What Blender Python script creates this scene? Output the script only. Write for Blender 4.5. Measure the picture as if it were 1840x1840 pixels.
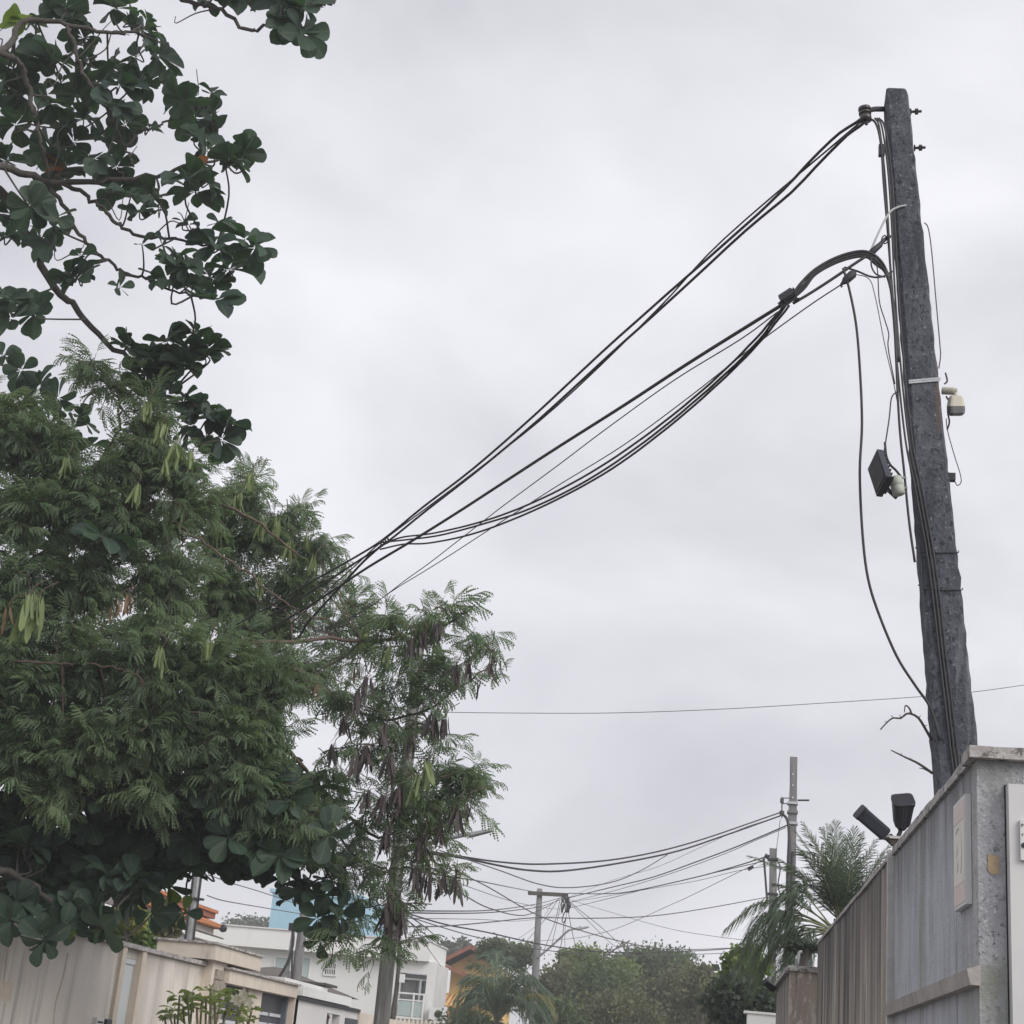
import bpy, math, random
import numpy as np
from mathutils import Vector, Matrix
random.seed(7); rng = np.random.default_rng(7)
sc = bpy.context.scene
for o in list(bpy.data.objects): bpy.data.objects.remove(o)
col = sc.collection

# ------------------------------------------------------------------ camera
YAW, PITCH, ROLL, FPX = math.radians(8.1165), math.radians(19.3694), math.radians(5.2009), 2831.1
EYE = np.array([0., 0., 1.6])
fw = np.array([-math.sin(YAW)*math.cos(PITCH), math.cos(YAW)*math.cos(PITCH), math.sin(PITCH)])
r0 = np.array([math.cos(YAW), math.sin(YAW), 0.]); u0 = np.cross(r0, fw)
RT = r0*math.cos(ROLL)+u0*math.sin(ROLL); UP = -r0*math.sin(ROLL)+u0*math.cos(ROLL)
cam = bpy.data.cameras.new('camera'); co = bpy.data.objects.new('camera', cam); col.objects.link(co)
cam.sensor_width = 36; cam.lens = 36*FPX/1840; cam.clip_end = 2000; cam.clip_start = .05
co.matrix_world = Matrix(((RT[0], UP[0], -fw[0], EYE[0]), (RT[1], UP[1], -fw[1], EYE[1]), (RT[2], UP[2], -fw[2], EYE[2]), (0, 0, 0, 1)))
sc.camera = co
def ray(px, py): return fw+RT*(px-920)/FPX+UP*(920-py)/FPX
def PY(px, py, Y): d = ray(px, py); return EYE+d*(Y/d[1])          # survey point at distance Y up the street
def PX(px, py, X): d = ray(px, py); return EYE+d*(X/d[0])          # survey point on a plane along the street
def PV(px, py, A, B):                                              # survey point in the upright plane through A and B
    d = ray(px, py); n = np.array([B[1]-A[1], -(B[0]-A[0]), 0.])
    return EYE+d*(((A-EYE)@n)/(d@n))

# ------------------------------------------------------------------ sky and sun
SUN_EL, SUN_AZ = math.radians(33), math.radians(128)               # azimuth clockwise from +Y: right and behind the viewer
w = bpy.data.worlds.new('World'); sc.world = w; w.use_nodes = True
nt = w.node_tree; nt.nodes.clear()
N = nt.nodes.new; L = nt.links.new
out = N('ShaderNodeOutputWorld'); sky = N('ShaderNodeTexSky'); sky.sky_type = 'NISHITA'; sky.sun_disc = False
sky.sun_elevation = SUN_EL; sky.sun_rotation = SUN_AZ
b1 = N('ShaderNodeBackground'); b1.inputs[1].default_value = .06; L(sky.outputs[0], b1.inputs[0])
tc = N('ShaderNodeTexCoord'); mp = N('ShaderNodeMapping'); mp.inputs['Scale'].default_value = (1, 1, 1.7); mp.inputs['Location'].default_value = (.35, .1, .6)
L(tc.outputs['Generated'], mp.inputs[0])
nz = N('ShaderNodeTexNoise'); nz.inputs['Scale'].default_value = 3.0; nz.inputs['Detail'].default_value = 5; nz.inputs['Roughness'].default_value = .48; nz.inputs['Distortion'].default_value = .25
L(mp.outputs[0], nz.inputs[0])
rp = N('ShaderNodeValToRGB'); e = rp.color_ramp.elements
e[0].position = .3; e[0].color = (.385, .383, .415, 1); e[1].position = .62; e[1].color = (.59, .585, .62, 1)
L(nz.outputs[0], rp.inputs[0])
b2 = N('ShaderNodeBackground'); b2.inputs[1].default_value = 1.0; L(rp.outputs[0], b2.inputs[0])
mx = N('ShaderNodeMixShader'); mx.inputs[0].default_value = .94; L(b1.outputs[0], mx.inputs[1]); L(b2.outputs[0], mx.inputs[2]); L(mx.outputs[0], out.inputs[0])
sl = bpy.data.lights.new('sun', 'SUN'); sl.energy = 1.5; sl.angle = math.radians(40); sl.color = (1, .96, .9)
so = bpy.data.objects.new('sun', sl); col.objects.link(so)
sd = Vector((math.sin(SUN_AZ)*math.cos(SUN_EL), math.cos(SUN_AZ)*math.cos(SUN_EL), math.sin(SUN_EL)))
so.rotation_euler = sd.to_track_quat('Z', 'Y').to_euler(); so.location = (0, 0, 30)
sc.render.engine = 'CYCLES'
vs = sc.view_settings; vs.view_transform = 'Standard'; vs.look = 'None'; vs.exposure = 0.75; vs.gamma = 1

# ------------------------------------------------------------------ materials
def mat(name, c, c2=None, scale=6, rough=.8, bump=0, bscale=40, stretch=(1, 1, 1), lo=.35, hi=.65, metal=0, spec=.3, layers=(), run=None):
    m = bpy.data.materials.new(name); m.use_nodes = True
    nt = m.node_tree; n = nt.nodes; l = nt.links.new; p = n['Principled BSDF']
    p.inputs['Roughness'].default_value = rough; p.inputs['Metallic'].default_value = metal
    p.inputs['Specular IOR Level'].default_value = spec
    t = n.new('ShaderNodeTexCoord')
    def noise(sc_, st, det=6, ro=.6, dist=0):
        mp = n.new('ShaderNodeMapping'); mp.inputs['Scale'].default_value = st; l(t.outputs['Object'], mp.inputs[0])
        z = n.new('ShaderNodeTexNoise'); z.inputs['Scale'].default_value = sc_; z.inputs['Detail'].default_value = det
        z.inputs['Roughness'].default_value = ro; z.inputs['Distortion'].default_value = dist; l(mp.outputs[0], z.inputs[0]); return z
    def ramp(z, lo, hi):
        r = n.new('ShaderNodeMapRange'); r.inputs[1].default_value = lo; r.inputs[2].default_value = hi; l(z.outputs[0], r.inputs[0]); return r.outputs[0]
    cur = None
    def mix(fac, a, b):
        x = n.new('ShaderNodeMix'); x.data_type = 'RGBA'; l(fac, x.inputs[0])
        if isinstance(a, tuple): x.inputs[6].default_value = (*a, 1)
        else: l(a, x.inputs[6])
        x.inputs[7].default_value = (*b, 1); return x.outputs[2]
    cur = mix(ramp(noise(scale, stretch), lo, hi), tuple(c), tuple(c2 or [v*.75 for v in c]))
    for (lc, ls, lst, llo, lhi) in layers: cur = mix(ramp(noise(ls, lst, 5, .65, .3), llo, lhi), cur, tuple(lc))
    if run:     # dirt washed down from the coping: colour, top height, length of the runs, streak scale along the wall
        rc, zt, ln, sc_ = run; sx = n.new('ShaderNodeSeparateXYZ'); l(t.outputs['Object'], sx.inputs[0])
        z = noise(sc_, (1, 1, .03), 4, .6); mm = n.new('ShaderNodeMath'); mm.operation = 'MULTIPLY_ADD'; l(z.outputs[0], mm.inputs[0]); mm.inputs[1].default_value = 2.2*ln; mm.inputs[2].default_value = zt-2.1*ln
        r = n.new('ShaderNodeMapRange'); r.clamp = True; r.interpolation_type = 'SMOOTHSTEP'
        sb = n.new('ShaderNodeMath'); sb.operation = 'SUBTRACT'; l(sx.outputs[2], sb.inputs[0]); l(mm.outputs[0], sb.inputs[1])
        r.inputs[1].default_value = 0; r.inputs[2].default_value = ln*1.3; r.inputs[4].default_value = .8; l(sb.outputs[0], r.inputs[0]); cur = mix(r.outputs[0], cur, tuple(rc))
    l(cur, p.inputs['Base Color'])
    if bump:
        bp = n.new('ShaderNodeBump'); bp.inputs['Strength'].default_value = bump; bp.inputs['Distance'].default_value = .02
        l(noise(bscale, (1, 1, 1), 8, .7).outputs[0], bp.inputs['Height']); l(bp.outputs[0], p.inputs['Normal'])
    return m
def leafmat(name, c, c2, trans=.35, rough=.5, tcol=None, spec=.3, warm=None, drift=1.3, rib=None):
    m = bpy.data.materials.new(name); m.use_nodes = True
    nt = m.node_tree; n = nt.nodes; l = nt.links.new; p = n['Principled BSDF']
    p.inputs['Roughness'].default_value = rough; p.inputs['Specular IOR Level'].default_value = spec
    g = n.new('ShaderNodeNewGeometry'); oi = n.new('ShaderNodeObjectInfo')
    ad = n.new('ShaderNodeMath'); ad.operation = 'ADD'; l(g.outputs['Random Per Island'], ad.inputs[0]); l(oi.outputs['Random'], ad.inputs[1])
    fr = n.new('ShaderNodeMath'); fr.operation = 'FRACT'; l(ad.outputs[0], fr.inputs[0])
    r = n.new('ShaderNodeValToRGB'); e = r.color_ramp.elements
    e[0].color = (*c, 1); e[1].color = (*c2, 1)
    if warm:
        e[1].position = .93; k = r.color_ramp.elements.new(.975); k.color = (*warm, 1)
    tc_ = n.new('ShaderNodeTexCoord'); gz = n.new('ShaderNodeTexNoise'); gz.inputs['Scale'].default_value = drift; gz.inputs['Detail'].default_value = 3; l(g.outputs['Position'], gz.inputs[0])
    mr = n.new('ShaderNodeMapRange'); mr.inputs[1].default_value = .32; mr.inputs[2].default_value = .68; l(gz.outputs[0], mr.inputs[0])
    av = n.new('ShaderNodeMix'); av.data_type = 'FLOAT'; av.inputs[0].default_value = .5 if not warm else .15; l(fr.outputs[0], av.inputs[2]); l(mr.outputs[0], av.inputs[3])
    l(av.outputs[0], r.inputs[0]); colr = r.outputs[0]
    if rib:
        at = n.new('ShaderNodeAttribute'); at.attribute_name = 'rib'; rr = n.new('ShaderNodeMapRange'); rr.inputs[1].default_value = .82; rr.inputs[2].default_value = .97; l(at.outputs['Fac'], rr.inputs[0])
        rx = n.new('ShaderNodeMix'); rx.data_type = 'RGBA'; l(rr.outputs[0], rx.inputs[0]); l(colr, rx.inputs[6]); rx.inputs[7].default_value = (*rib, 1); colr = rx.outputs[2]
    l(colr, p.inputs['Base Color'])
    tr = n.new('ShaderNodeBsdfTranslucent'); mc = n.new('ShaderNodeMix'); mc.data_type = 'RGBA'; mc.blend_type = 'MULTIPLY'; mc.inputs[0].default_value = 1
    l(r.outputs[0], mc.inputs[6]); mc.inputs[7].default_value = (*(tcol or (1.5, 1.6, .7)), 1); l(mc.outputs[2], tr.inputs[0])
    ms = n.new('ShaderNodeMixShader'); ms.inputs[0].default_value = trans; l(p.outputs[0], ms.inputs[1]); l(tr.outputs[0], ms.inputs[2])
    l(ms.outputs[0], n['Material Output'].inputs[0]); return m
M = {}
M['ground'] = mat('ground', (.2, .17, .13), (.12, .12, .08), .8, .95, .3, 15)
M['asphalt'] = mat('asphalt', (.07, .07, .072), (.045, .045, .047), 3, .9, .4, 90)
M['paving'] = mat('paving', (.34, .33, .31), (.25, .24, .22), 2, .9, .3, 30)
M['kerb'] = mat('kerb', (.4, .39, .37), (.28, .27, .25), 3, .9, .3, 30)
M['pole_conc'] = mat('pole_concrete', (.12, .13, .155), (.075, .082, .1), 7, .95, 1.0, 26, lo=.35, hi=.62,
    layers=[((.035, .039, .048), 40, (1, 1, .6), .53, .62), ((.25, .26, .285), 52, (1, 1, .7), .59, .67), ((.04, .045, .056), 2.6, (1.5, 1.5, .4), .5, .62), ((.17, .185, .205), 5, (2, 2, .25), .58, .68), ((.32, .31, .3), 22, (1, 1, .5), .68, .73), ((.13, .1, .085), 4.3, (3, 3, .2), .64, .7)])
M['far_conc'] = mat('weathered_concrete', (.24, .235, .235), (.15, .15, .155), 4, .9, .4, 30, stretch=(3, 3, .4), layers=[((.08, .1, .095), 2.2, (2, 2, .25), .55, .75)])
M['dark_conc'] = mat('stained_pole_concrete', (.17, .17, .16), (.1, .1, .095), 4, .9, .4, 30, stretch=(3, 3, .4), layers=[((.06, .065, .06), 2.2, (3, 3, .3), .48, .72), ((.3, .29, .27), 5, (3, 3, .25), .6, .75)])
M['left_wall'] = mat('left_wall_render', (.74, .685, .625), (.64, .595, .545), 1.2, .9, .35, 25, stretch=(1, 1, .5),
    layers=[((.5, .46, .415), 1.5, (1.6, 1.6, .09), .5, .66), ((.25, .235, .22), 3.0, (1.2, 1.2, .07), .58, .7), ((.74, .68, .61), 2.1, (1, 1, .18), .6, .75)], run=((.4, .365, .33), 2.48, .3, 5))
M['cream'] = mat('cream_render', (.66, .59, .51), (.56, .5, .43), 3, .9, .25, 30, layers=[((.36, .32, .28), 4, (1, 1, .3), .58, .78)])
M['trim'] = mat('pale_trim', (.66, .585, .5), (.58, .5, .42), 5, .85, .2, 40)
M['gray_wall'] = mat('grey_wall_render', (.58, .6, .655), (.47, .485, .53), 6, .93, .9, 45, stretch=(1, 1, .35),
    layers=[((.25, .252, .265), 22, (1.6, 1.6, .12), .56, .74), ((.72, .725, .76), 34, (1.5, 1.5, .2), .58, .72), ((.2, .2, .21), 60, (1, 1, .5), .62, .7), ((.36, .38, .34), 2.2, (1, 1, .35), .52, .68), ((.27, .265, .265), 7, (1.6, 1.6, .07), .56, .66)], run=((.17, .175, .17), 2.74, .35, 9))
M['rough_wall'] = mat('roughcast_render', (.56, .57, .6), (.43, .44, .465), 9, .95, 1.0, 40, stretch=(1, 1, .8),
    layers=[((.2, .203, .212), 62, (1, 1, .9), .57, .65), ((.7, .705, .73), 70, (1, 1, .9), .56, .66), ((.38, .4, .35), 2.5, (1, 1, .6), .54, .7), ((.3, .3, .305), 7, (1, 1, .2), .58, .7)], run=((.28, .29, .285), 2.74, .16, 14))
M['coping'] = mat('weathered_coping', (.52, .5, .49), (.33, .31, .3), 8, .9, .6, 30, layers=[((.14, .13, .12), 22, (1, 1, 1), .53, .61)])
M['band'] = mat('weathered_band', (.47, .44, .42), (.34, .31, .295), 6, .9, .5, 30, stretch=(1, 1, .3), layers=[((.17, .155, .145), 11, (1.4, 1.4, .25), .57, .7)])
M['jamb'] = mat('pale_jamb', (.56, .55, .54), (.42, .41, .4), 8, .85, .3, 30)
M['flute'] = mat('stained_fluted_panel', (.54, .485, .425), (.4, .36, .32), 7, .95, .4, 30, stretch=(1, 1.6, .07),
    layers=[((.12, .115, .115), 4.5, (1, 2.4, .06), .46, .6), ((.62, .57, .51), 12, (1, 2.2, .05), .58, .72), ((.2, .19, .185), 9, (1, 2.6, .05), .56, .66)], run=((.085, .085, .09), 2.75, 1.15, 8))
M['lime_pillar'] = mat('lime_streaked_pillar', (.5, .43, .36), (.38, .325, .275), 7, .95, .7, 24, stretch=(2, 2, .2),
    layers=[((.66, .61, .55), 16, (1.3, 1.3, .55), .52, .58), ((.14, .125, .115), 10, (1.6, 1.6, .1), .58, .72)])
M['white_metal'] = mat('white_enamel_metal', (.6, .6, .6), (.55, .55, .555), 2, .45, spec=.5)
M['panel_white'] = mat('white_plate', (.66, .655, .65), (.6, .6, .6), 3, .5)
M['sign_face'] = mat('faded_sign_print', (.72, .69, .63), (.63, .62, .56), 4, .6)
M['sign_pink'] = mat('faded_pink_print', (.69, .6, .57), (.63, .55, .52), 9, .6)
M['sign_grey'] = mat('faded_grey_print', (.55, .53, .48), (.5, .49, .45), 9, .6)
M['ochre'] = mat('ochre_patch', (.52, .39, .24), (.44, .34, .24), 30, .9, .6, 60)
M['black'] = mat('black_plastic', (.02, .021, .028), (.014, .015, .02), 5, .42, spec=.5)
M['navy'] = mat('dark_lamp_housing', (.035, .038, .055), (.025, .027, .04), 5, .5, spec=.4)
M['rubber'] = mat('cable_sheath', (.05, .051, .056), (.034, .035, .039), 20, .55)
M['rubber_grey'] = mat('grey_cable_sheath', (.12, .12, .125), (.085, .085, .09), 20, .6)
M['cable_pale'] = mat('pale_cable', (.5, .52, .55), (.42, .44, .46), 9, .5)
M['steel'] = mat('galvanised_steel', (.42, .43, .44), (.3, .31, .32), 14, .5, metal=.5)
M['darksteel'] = mat('oxidised_steel', (.06, .062, .07), (.04, .04, .045), 20, .6, metal=.4)
M['strap'] = mat('pale_strap', (.5, .52, .54), (.42, .44, .46), 20, .5, metal=.2)
M['beige'] = mat('beige_plastic', (.5, .48, .4), (.43, .41, .34), 6, .5)
M['greenish'] = mat('aged_pale_plastic', (.43, .46, .4), (.36, .39, .34), 8, .5)
M['ceramic'] = mat('brown_ceramic', (.05, .04, .045), (.035, .03, .03), 9, .3, spec=.6)
M['bark'] = mat('brown_grey_bark', (.1, .09, .08), (.06, .055, .05), 12, .95, .8, 30, stretch=(1, 1, .4))
M['twig'] = mat('twig_bark', (.085, .078, .07), (.06, .055, .05), 9, .9)
M['redtwig'] = mat('reddish_twig', (.13, .09, .075), (.09, .065, .055), 9, .9)
M['almond'] = leafmat('almond_leaf', (.026, .046, .042), (.048, .084, .052), .26, .55, (1.7, 2.2, .95), .25, rib=(.075, .1, .065))
M['almond_bright'] = leafmat('young_almond_leaf', (.1, .16, .03), (.16, .22, .045), .4, .45)
M['almond_orange'] = leafmat('withered_almond_leaf', (.36, .13, .03), (.28, .12, .05), .35, .5, (1.3, 1.2, .8))
M['leuc'] = leafmat('feathery_leaflet', (.1, .155, .105), (.2, .265, .15), .5, .6, (1.3, 1.4, .85))
M['pod_green'] = leafmat('green_pod', (.12, .17, .07), (.22, .27, .12), .25, .5, (1.3, 1.4, .7))
M['pod_brown'] = leafmat('dry_brown_pod', (.045, .037, .04), (.085, .066, .062), .12, .7, (1.4, 1.2, 1))
M['pod_tan'] = leafmat('tan_pod', (.22, .14, .08), (.16, .11, .07), .2, .6, (1.4, 1.2, 1))
M['palm'] = leafmat('palm_leaflet', (.055, .085, .06), (.1, .14, .085), .25, .5)
M['palm_y'] = leafmat('yellowing_palm_leaflet', (.16, .17, .07), (.24, .22, .09), .3, .55)
M['frond_rib'] = mat('frond_rib', (.2, .21, .12), (.14, .15, .09), 9, .6)
M['coco'] = leafmat('bluish_palm_leaflet', (.06, .1, .075), (.105, .155, .1), .25, .5)
for k, a, b in (('bgA', (.05, .08, .045), (.13, .17, .085)), ('bgB', (.075, .085, .05), (.17, .17, .1)), ('bgC', (.11, .16, .06), (.2, .25, .09)), ('bgD', (.045, .06, .055), (.08, .105, .08))):
    M[k] = leafmat('distant_foliage_'+k[-1].lower(), a, b, .3, .7, drift=.9)
M['shrub'] = leafmat('shrub_leaf', (.1, .15, .05), (.17, .24, .07), .35, .55)
M['shrub_y'] = leafmat('yellow_green_leaf', (.2, .22, .06), (.3, .3, .09), .35, .55)
M['plumeria'] = leafmat('plumeria_leaf', (.14, .18, .075), (.24, .29, .12), .35, .5, warm=(.36, .29, .06))
M['petal_white'] = leafmat('white_petal', (.7, .66, .55), (.75, .72, .62), .3, .6, (1, 1, .9))
M['petal_pink'] = leafmat('pink_bract', (.55, .05, .13), (.68, .1, .2), .3, .6, (1, .8, .8))
M['house_white'] = mat('white_house_paint', (.77, .775, .76), (.72, .725, .715), .5, .8, .1, 20, layers=[((.63, .635, .62), 1.5, (1, 1, .2), .6, .8)])
M['house_grey'] = mat('pale_grey_paint', (.68, .67, .66), (.6, .595, .59), .8, .8)
M['blue'] = mat('sky_blue_paint', (.34, .55, .68), (.31, .51, .65), .6, .7)
M['yellow'] = mat('ochre_yellow_paint', (.66, .46, .17), (.58, .4, .15), .8, .8)
M['orange_tile'] = mat('orange_roof_tile', (.52, .2, .08), (.4, .16, .075), 3, .85, .8, 9, layers=[((.2, .11, .08), 6, (1, 1, 1), .6, .75)])
M['grey_tile'] = mat('grey_roof_tile', (.155, .135, .12), (.09, .08, .075), 5, .9, .9, 10, layers=[((.26, .22, .19), 9, (1, 1, 1), .62, .75)])
M['pinkwall'] = mat('salmon_wall', (.55, .34, .25), (.48, .3, .22), 1, .85)
M['wood_red'] = mat('red_brown_board', (.3, .12, .08), (.22, .09, .06), 4, .7)
M['sheet'] = mat('cream_corrugated_sheet', (.66, .61, .53), (.52, .47, .4), 3, .8)
M['glass'] = mat('dim_window_glass', (.2, .24, .24), (.15, .18, .185), 2, .08, spec=.6)
M['teal'] = mat('pale_teal_panel', (.42, .5, .49), (.38, .46, .45), 2, .3)
M['dark'] = mat('dark_interior', (.03, .03, .032), (.02, .02, .022), 2, .8)
M['curtain'] = mat('grey_curtain', (.42, .42, .42), (.3, .3, .31), 8, .9, stretch=(1, 1, .05))
M['gate'] = mat('slate_gate_paint', (.055, .058, .075), (.045, .048, .062), 3, .5, spec=.4)
M['gate_blue'] = mat('blue_grey_gate_jamb', (.12, .145, .18), (.1, .12, .15), 3, .5)  # blue grey paint shared by the gate jamb and the low street wall
M['slat'] = mat('pale_gate_slat', (.6, .62, .65), (.5, .52, .55), 6, .5)
M['stone'] = mat('split_stone', (.4, .35, .3), (.25, .22, .19), 9, .95, .6, 30)
M['door_pale'] = mat('pale_blue_metal_door', (.6, .63, .66), (.55, .58, .6), 1.5, .5, spec=.4)
M['hill'] = leafmat('hill_foliage', (.1, .115, .095), (.15, .165, .13), .2, .8)

# ------------------------------------------------------------------ mesh builder
class MB:
    def __init__(s): s.v = []; s.f = []; s.m = []; s.k = 0
    def add(s, V, F, m=0):
        V = [tuple(map(float, p)) for p in V]; o = s.k
        s.v += V; s.k += len(V); s.f += [tuple(i+o for i in f) for f in F]; s.m += [m]*len(F)
    def hexa(s, P, m=0):        # 8 points: bottom 4 then top 4
        s.add(P, [(3, 2, 1, 0), (4, 5, 6, 7), (0, 1, 5, 4), (1, 2, 6, 5), (2, 3, 7, 6), (3, 0, 4, 7)], m)
    def box(s, a, b, m=0):
        x0, y0, z0 = np.minimum(a, b); x1, y1, z1 = np.maximum(a, b)
        s.hexa([(x0, y0, z0), (x1, y0, z0), (x1, y1, z0), (x0, y1, z0), (x0, y0, z1), (x1, y0, z1), (x1, y1, z1), (x0, y1, z1)], m)
    def obox(s, c, a, b, n, m=0):   # oriented box: centre and three half vectors
        c, a, b, n = map(np.asarray, (c, a, b, n))
        s.hexa([c-a-b-n, c+a-b-n, c+a+b-n, c-a+b-n, c-a-b+n, c+a-b+n, c+a+b+n, c-a+b+n], m)
    def tube(s, P, r, n=6, m=0, cap=True):
        P = np.asarray(P, float); k = len(P); r = np.full(k, r) if np.isscalar(r) else np.asarray(r)
        T = np.gradient(P, axis=0); T /= np.linalg.norm(T, axis=1)[:, None]+1e-12
        ref = np.array([0, 0, 1.]) if abs(T[0, 2]) < .9 else np.array([1., 0, 0])
        V = []; a = np.cross(ref, T[0]); a /= np.linalg.norm(a)
        for i in range(k):
            a = a-T[i]*(a@T[i]); a /= np.linalg.norm(a)+1e-12; b = np.cross(T[i], a)
            for j in range(n):
                t = 2*math.pi*j/n; V.append(P[i]+r[i]*(a*math.cos(t)+b*math.sin(t)))
        F = [(i*n+j, i*n+(j+1) % n, (i+1)*n+(j+1) % n, (i+1)*n+j) for i in range(k-1) for j in range(n)]
        if cap: F += [tuple(range(n-1, -1, -1)), tuple((k-1)*n+j for j in range(n))]
        s.add(V, F, m)
    def cyl(s, a, b, r, n=12, m=0, r2=None): s.tube([a, b], [r, r if r2 is None else r2], n, m)
    def prism(s, poly, ext, m=0):
        poly = [np.asarray(p, float) for p in poly]; e_ = np.asarray(ext, float); k = len(poly)
        s.add(poly+[p+e_ for p in poly], [tuple(range(k-1, -1, -1)), tuple(range(k, 2*k))]+[(i, (i+1) % k, (i+1) % k+k, i+k) for i in range(k)], m)
    def mesh(s, name, mats, smooth=False):
        me = bpy.data.meshes.new(name); me.from_pydata(s.v, [], s.f)
        for m in (mats if isinstance(mats, (list, tuple)) else [mats]): me.materials.append(M[m])
        me.polygons.foreach_set('material_index', s.m)
        if smooth: me.polygons.foreach_set('use_smooth', [True]*len(s.f))
        me.update(); return me
def npmesh(name, V, F, mats, mi=None, smooth=False, rib=None):    # F: list of index arrays with the same row length each
    me = bpy.data.meshes.new(name); V = np.asarray(V, np.float32)
    loops = np.concatenate([f.reshape(-1) for f in F]); cnt = np.concatenate([np.full(len(f), f.shape[1]) for f in F])
    me.vertices.add(len(V)); me.vertices.foreach_set('co', V.reshape(-1))
    me.loops.add(len(loops)); me.loops.foreach_set('vertex_index', loops.astype(np.int32))
    me.polygons.add(len(cnt)); st = np.concatenate([[0], np.cumsum(cnt)[:-1]]); me.polygons.foreach_set('loop_start', st.astype(np.int32))
    for m in (mats if isinstance(mats, (list, tuple)) else [mats]): me.materials.append(M[m])
    if mi is not None: me.polygons.foreach_set('material_index', np.asarray(mi, np.int32))
    if smooth: me.polygons.foreach_set('use_smooth', np.ones(len(cnt), bool))
    me.update(calc_edges=True)
    if rib is not None: at = me.attributes.new('rib', 'FLOAT', 'POINT'); at.data.foreach_set('value', np.asarray(rib, np.float32))
    return me
def tag(o, label=None, cat=None, group=None, kind=None):
    for k, v in (('label', label), ('category', cat), ('group', group), ('kind', kind)):
        if v: o[k] = v
    return o
def link(name, me, parent=None, mw=None):
    o = bpy.data.objects.new(name, me); col.objects.link(o)
    if parent is not None:
        o.parent = parent       # parts of a thing are built in street coordinates; a part itself sits at the street origin
        if parent.parent is None: o.matrix_parent_inverse = Matrix.Translation(-parent.location)
    if mw is not None: o.matrix_basis = mw
    return o
def obj(name, mb, mats, parent=None, smooth=False): return link(name, mb.mesh(name, mats, smooth), parent)
def thing(name, loc, label, cat, group=None):
    o = bpy.data.objects.new(name, None); col.objects.link(o); o.location = tuple(map(float, loc)); o.empty_display_size = .2
    return tag(o, label, cat, group)
def bez(P, n=24):       # smooth curve through points
    P = [np.asarray(p, float) for p in P]
    if len(P) == 2: return [P[0]+(P[1]-P[0])*t for t in np.linspace(0, 1, n)]
    Q = [2*P[0]-P[1]]+P+[2*P[-1]-P[-2]]; out = []; per = max(2, n//(len(P)-1))
    for i in range(1, len(Q)-2):
        for t in np.linspace(0, 1, per, endpoint=False):
            a, b, c, d = Q[i-1:i+3]
            out.append(.5*((2*b)+(c-a)*t+(2*a-5*b+4*c-d)*t*t+(3*b-a-3*c+d)*t**3))
    out.append(P[-1]); return out
def single(name, mb, mats, label, cat, group=None, smooth=False): return tag(obj(name, mb, mats, None, smooth), label, cat, group)
def nrm(v): v = np.asarray(v, float); return v/(np.linalg.norm(v)+1e-12)

# ------------------------------------------------------------------ setting: ground, road, pavements
def sheet(name, x0, x1, y0, y1, z, m):
    b = MB(); b.add([(x0, y0, z), (x1, y0, z), (x1, y1, z), (x0, y1, z)], [(0, 1, 2, 3)]); return tag(obj(name, b, m), kind='structure')
sheet('ground', -200, 200, -80, 420, 0, 'ground')
sheet('road', -4.3, .0, -60, 140, .004, 'asphalt')
for nm, a, b_ in (('pavement_left', -6.2, -4.42), ('pavement_right', .12, 2.2)):
    q = MB(); q.box((a, -60, .002), (b_, 140, .13)); tag(obj(nm, q, 'paving'), kind='structure')
for nm, a, b_ in (('kerb_left', -4.42, -4.3), ('kerb_right', .0, .12)):
    q = MB(); q.box((a, -60, .001), (b_, 140, .135)); tag(obj(nm, q, 'kerb'), kind='structure')

# ------------------------------------------------------------------ right: grey wall with its corner, jamb, ledge
XR, YC, YJ, ZT = .9, 5.54, 8.0, 2.735
def gridface(b, A, B, Z0, Z1, nu, nv, disp, nrmv, m=0):    # upright face A->B (plan points) with relief
    A = np.asarray(A, float); B = np.asarray(B, float); V = []; F = []
    for j in range(nv+1):
        for i in range(nu+1):
            u, v = i/nu, j/nv; p = A+(B-A)*u; V.append(np.array([p[0], p[1], Z0+(Z1-Z0)*v])+np.asarray(nrmv)*disp(u, v))
    for j in range(nv):
        for i in range(nu): q = j*(nu+1)+i; F.append((q, q+1, q+nu+2, q+nu+1))
    b.add(V, F, m)
gw = thing('boundary_wall', (1.2, YC, .13), 'grey rendered boundary wall corner at the right edge with a ledge and stained coping', 'wall')
b = MB(); b.box((XR, YC+.12, .13), (XR+.15, YJ, ZT)); obj('wall', b, 'gray_wall', gw)
b = MB(); b.box((XR-.0008, YC, .13), (3.4, YC+.12, ZT)); obj('end_face', b, 'rough_wall', gw)
b = MB()   # coping: one run along the street, one across, chipped
n = 26
def cop(a, c, wv, h0=ZT+.002, h1=ZT+.042):
    a = np.array(a, float); c = np.array(c, float); wv = np.array(wv, float); P0 = []; 
    for i in range(n+1):
        t = i/n; p = a+(c-a)*t; j = rng.normal(0, .003, 4)
        P0.append([p-wv+(0, 0, h0), p+wv+(0, 0, h0), p+wv*.97+(0, 0, h1+j[0]), p-wv*(.96+j[1]*3)+(0, 0, h1+j[2])])
    V = [q for r in P0 for q in r]; F = [(i*4+k, i*4+(k+1) % 4, (i+1)*4+(k+1) % 4, (i+1)*4+k) for i in range(n) for k in range(4)]+[(3, 2, 1, 0), (n*4, n*4+1, n*4+2, n*4+3)]
    return V, F
V, F = cop((XR+.065, YC+.14, 0), (XR+.065, YJ-.02, 0), (.08, 0, 0)); b.add(V, F); obj('coping', b, 'coping', gw)
b = MB(); V, F = cop((XR-.03, YC+.05, 0), (3.4, YC+.05, 0), (0, .09, 0)); b.add(V, F); obj('coping', b, 'coping', gw)
b = MB()   # ledge, weathered lip
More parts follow.
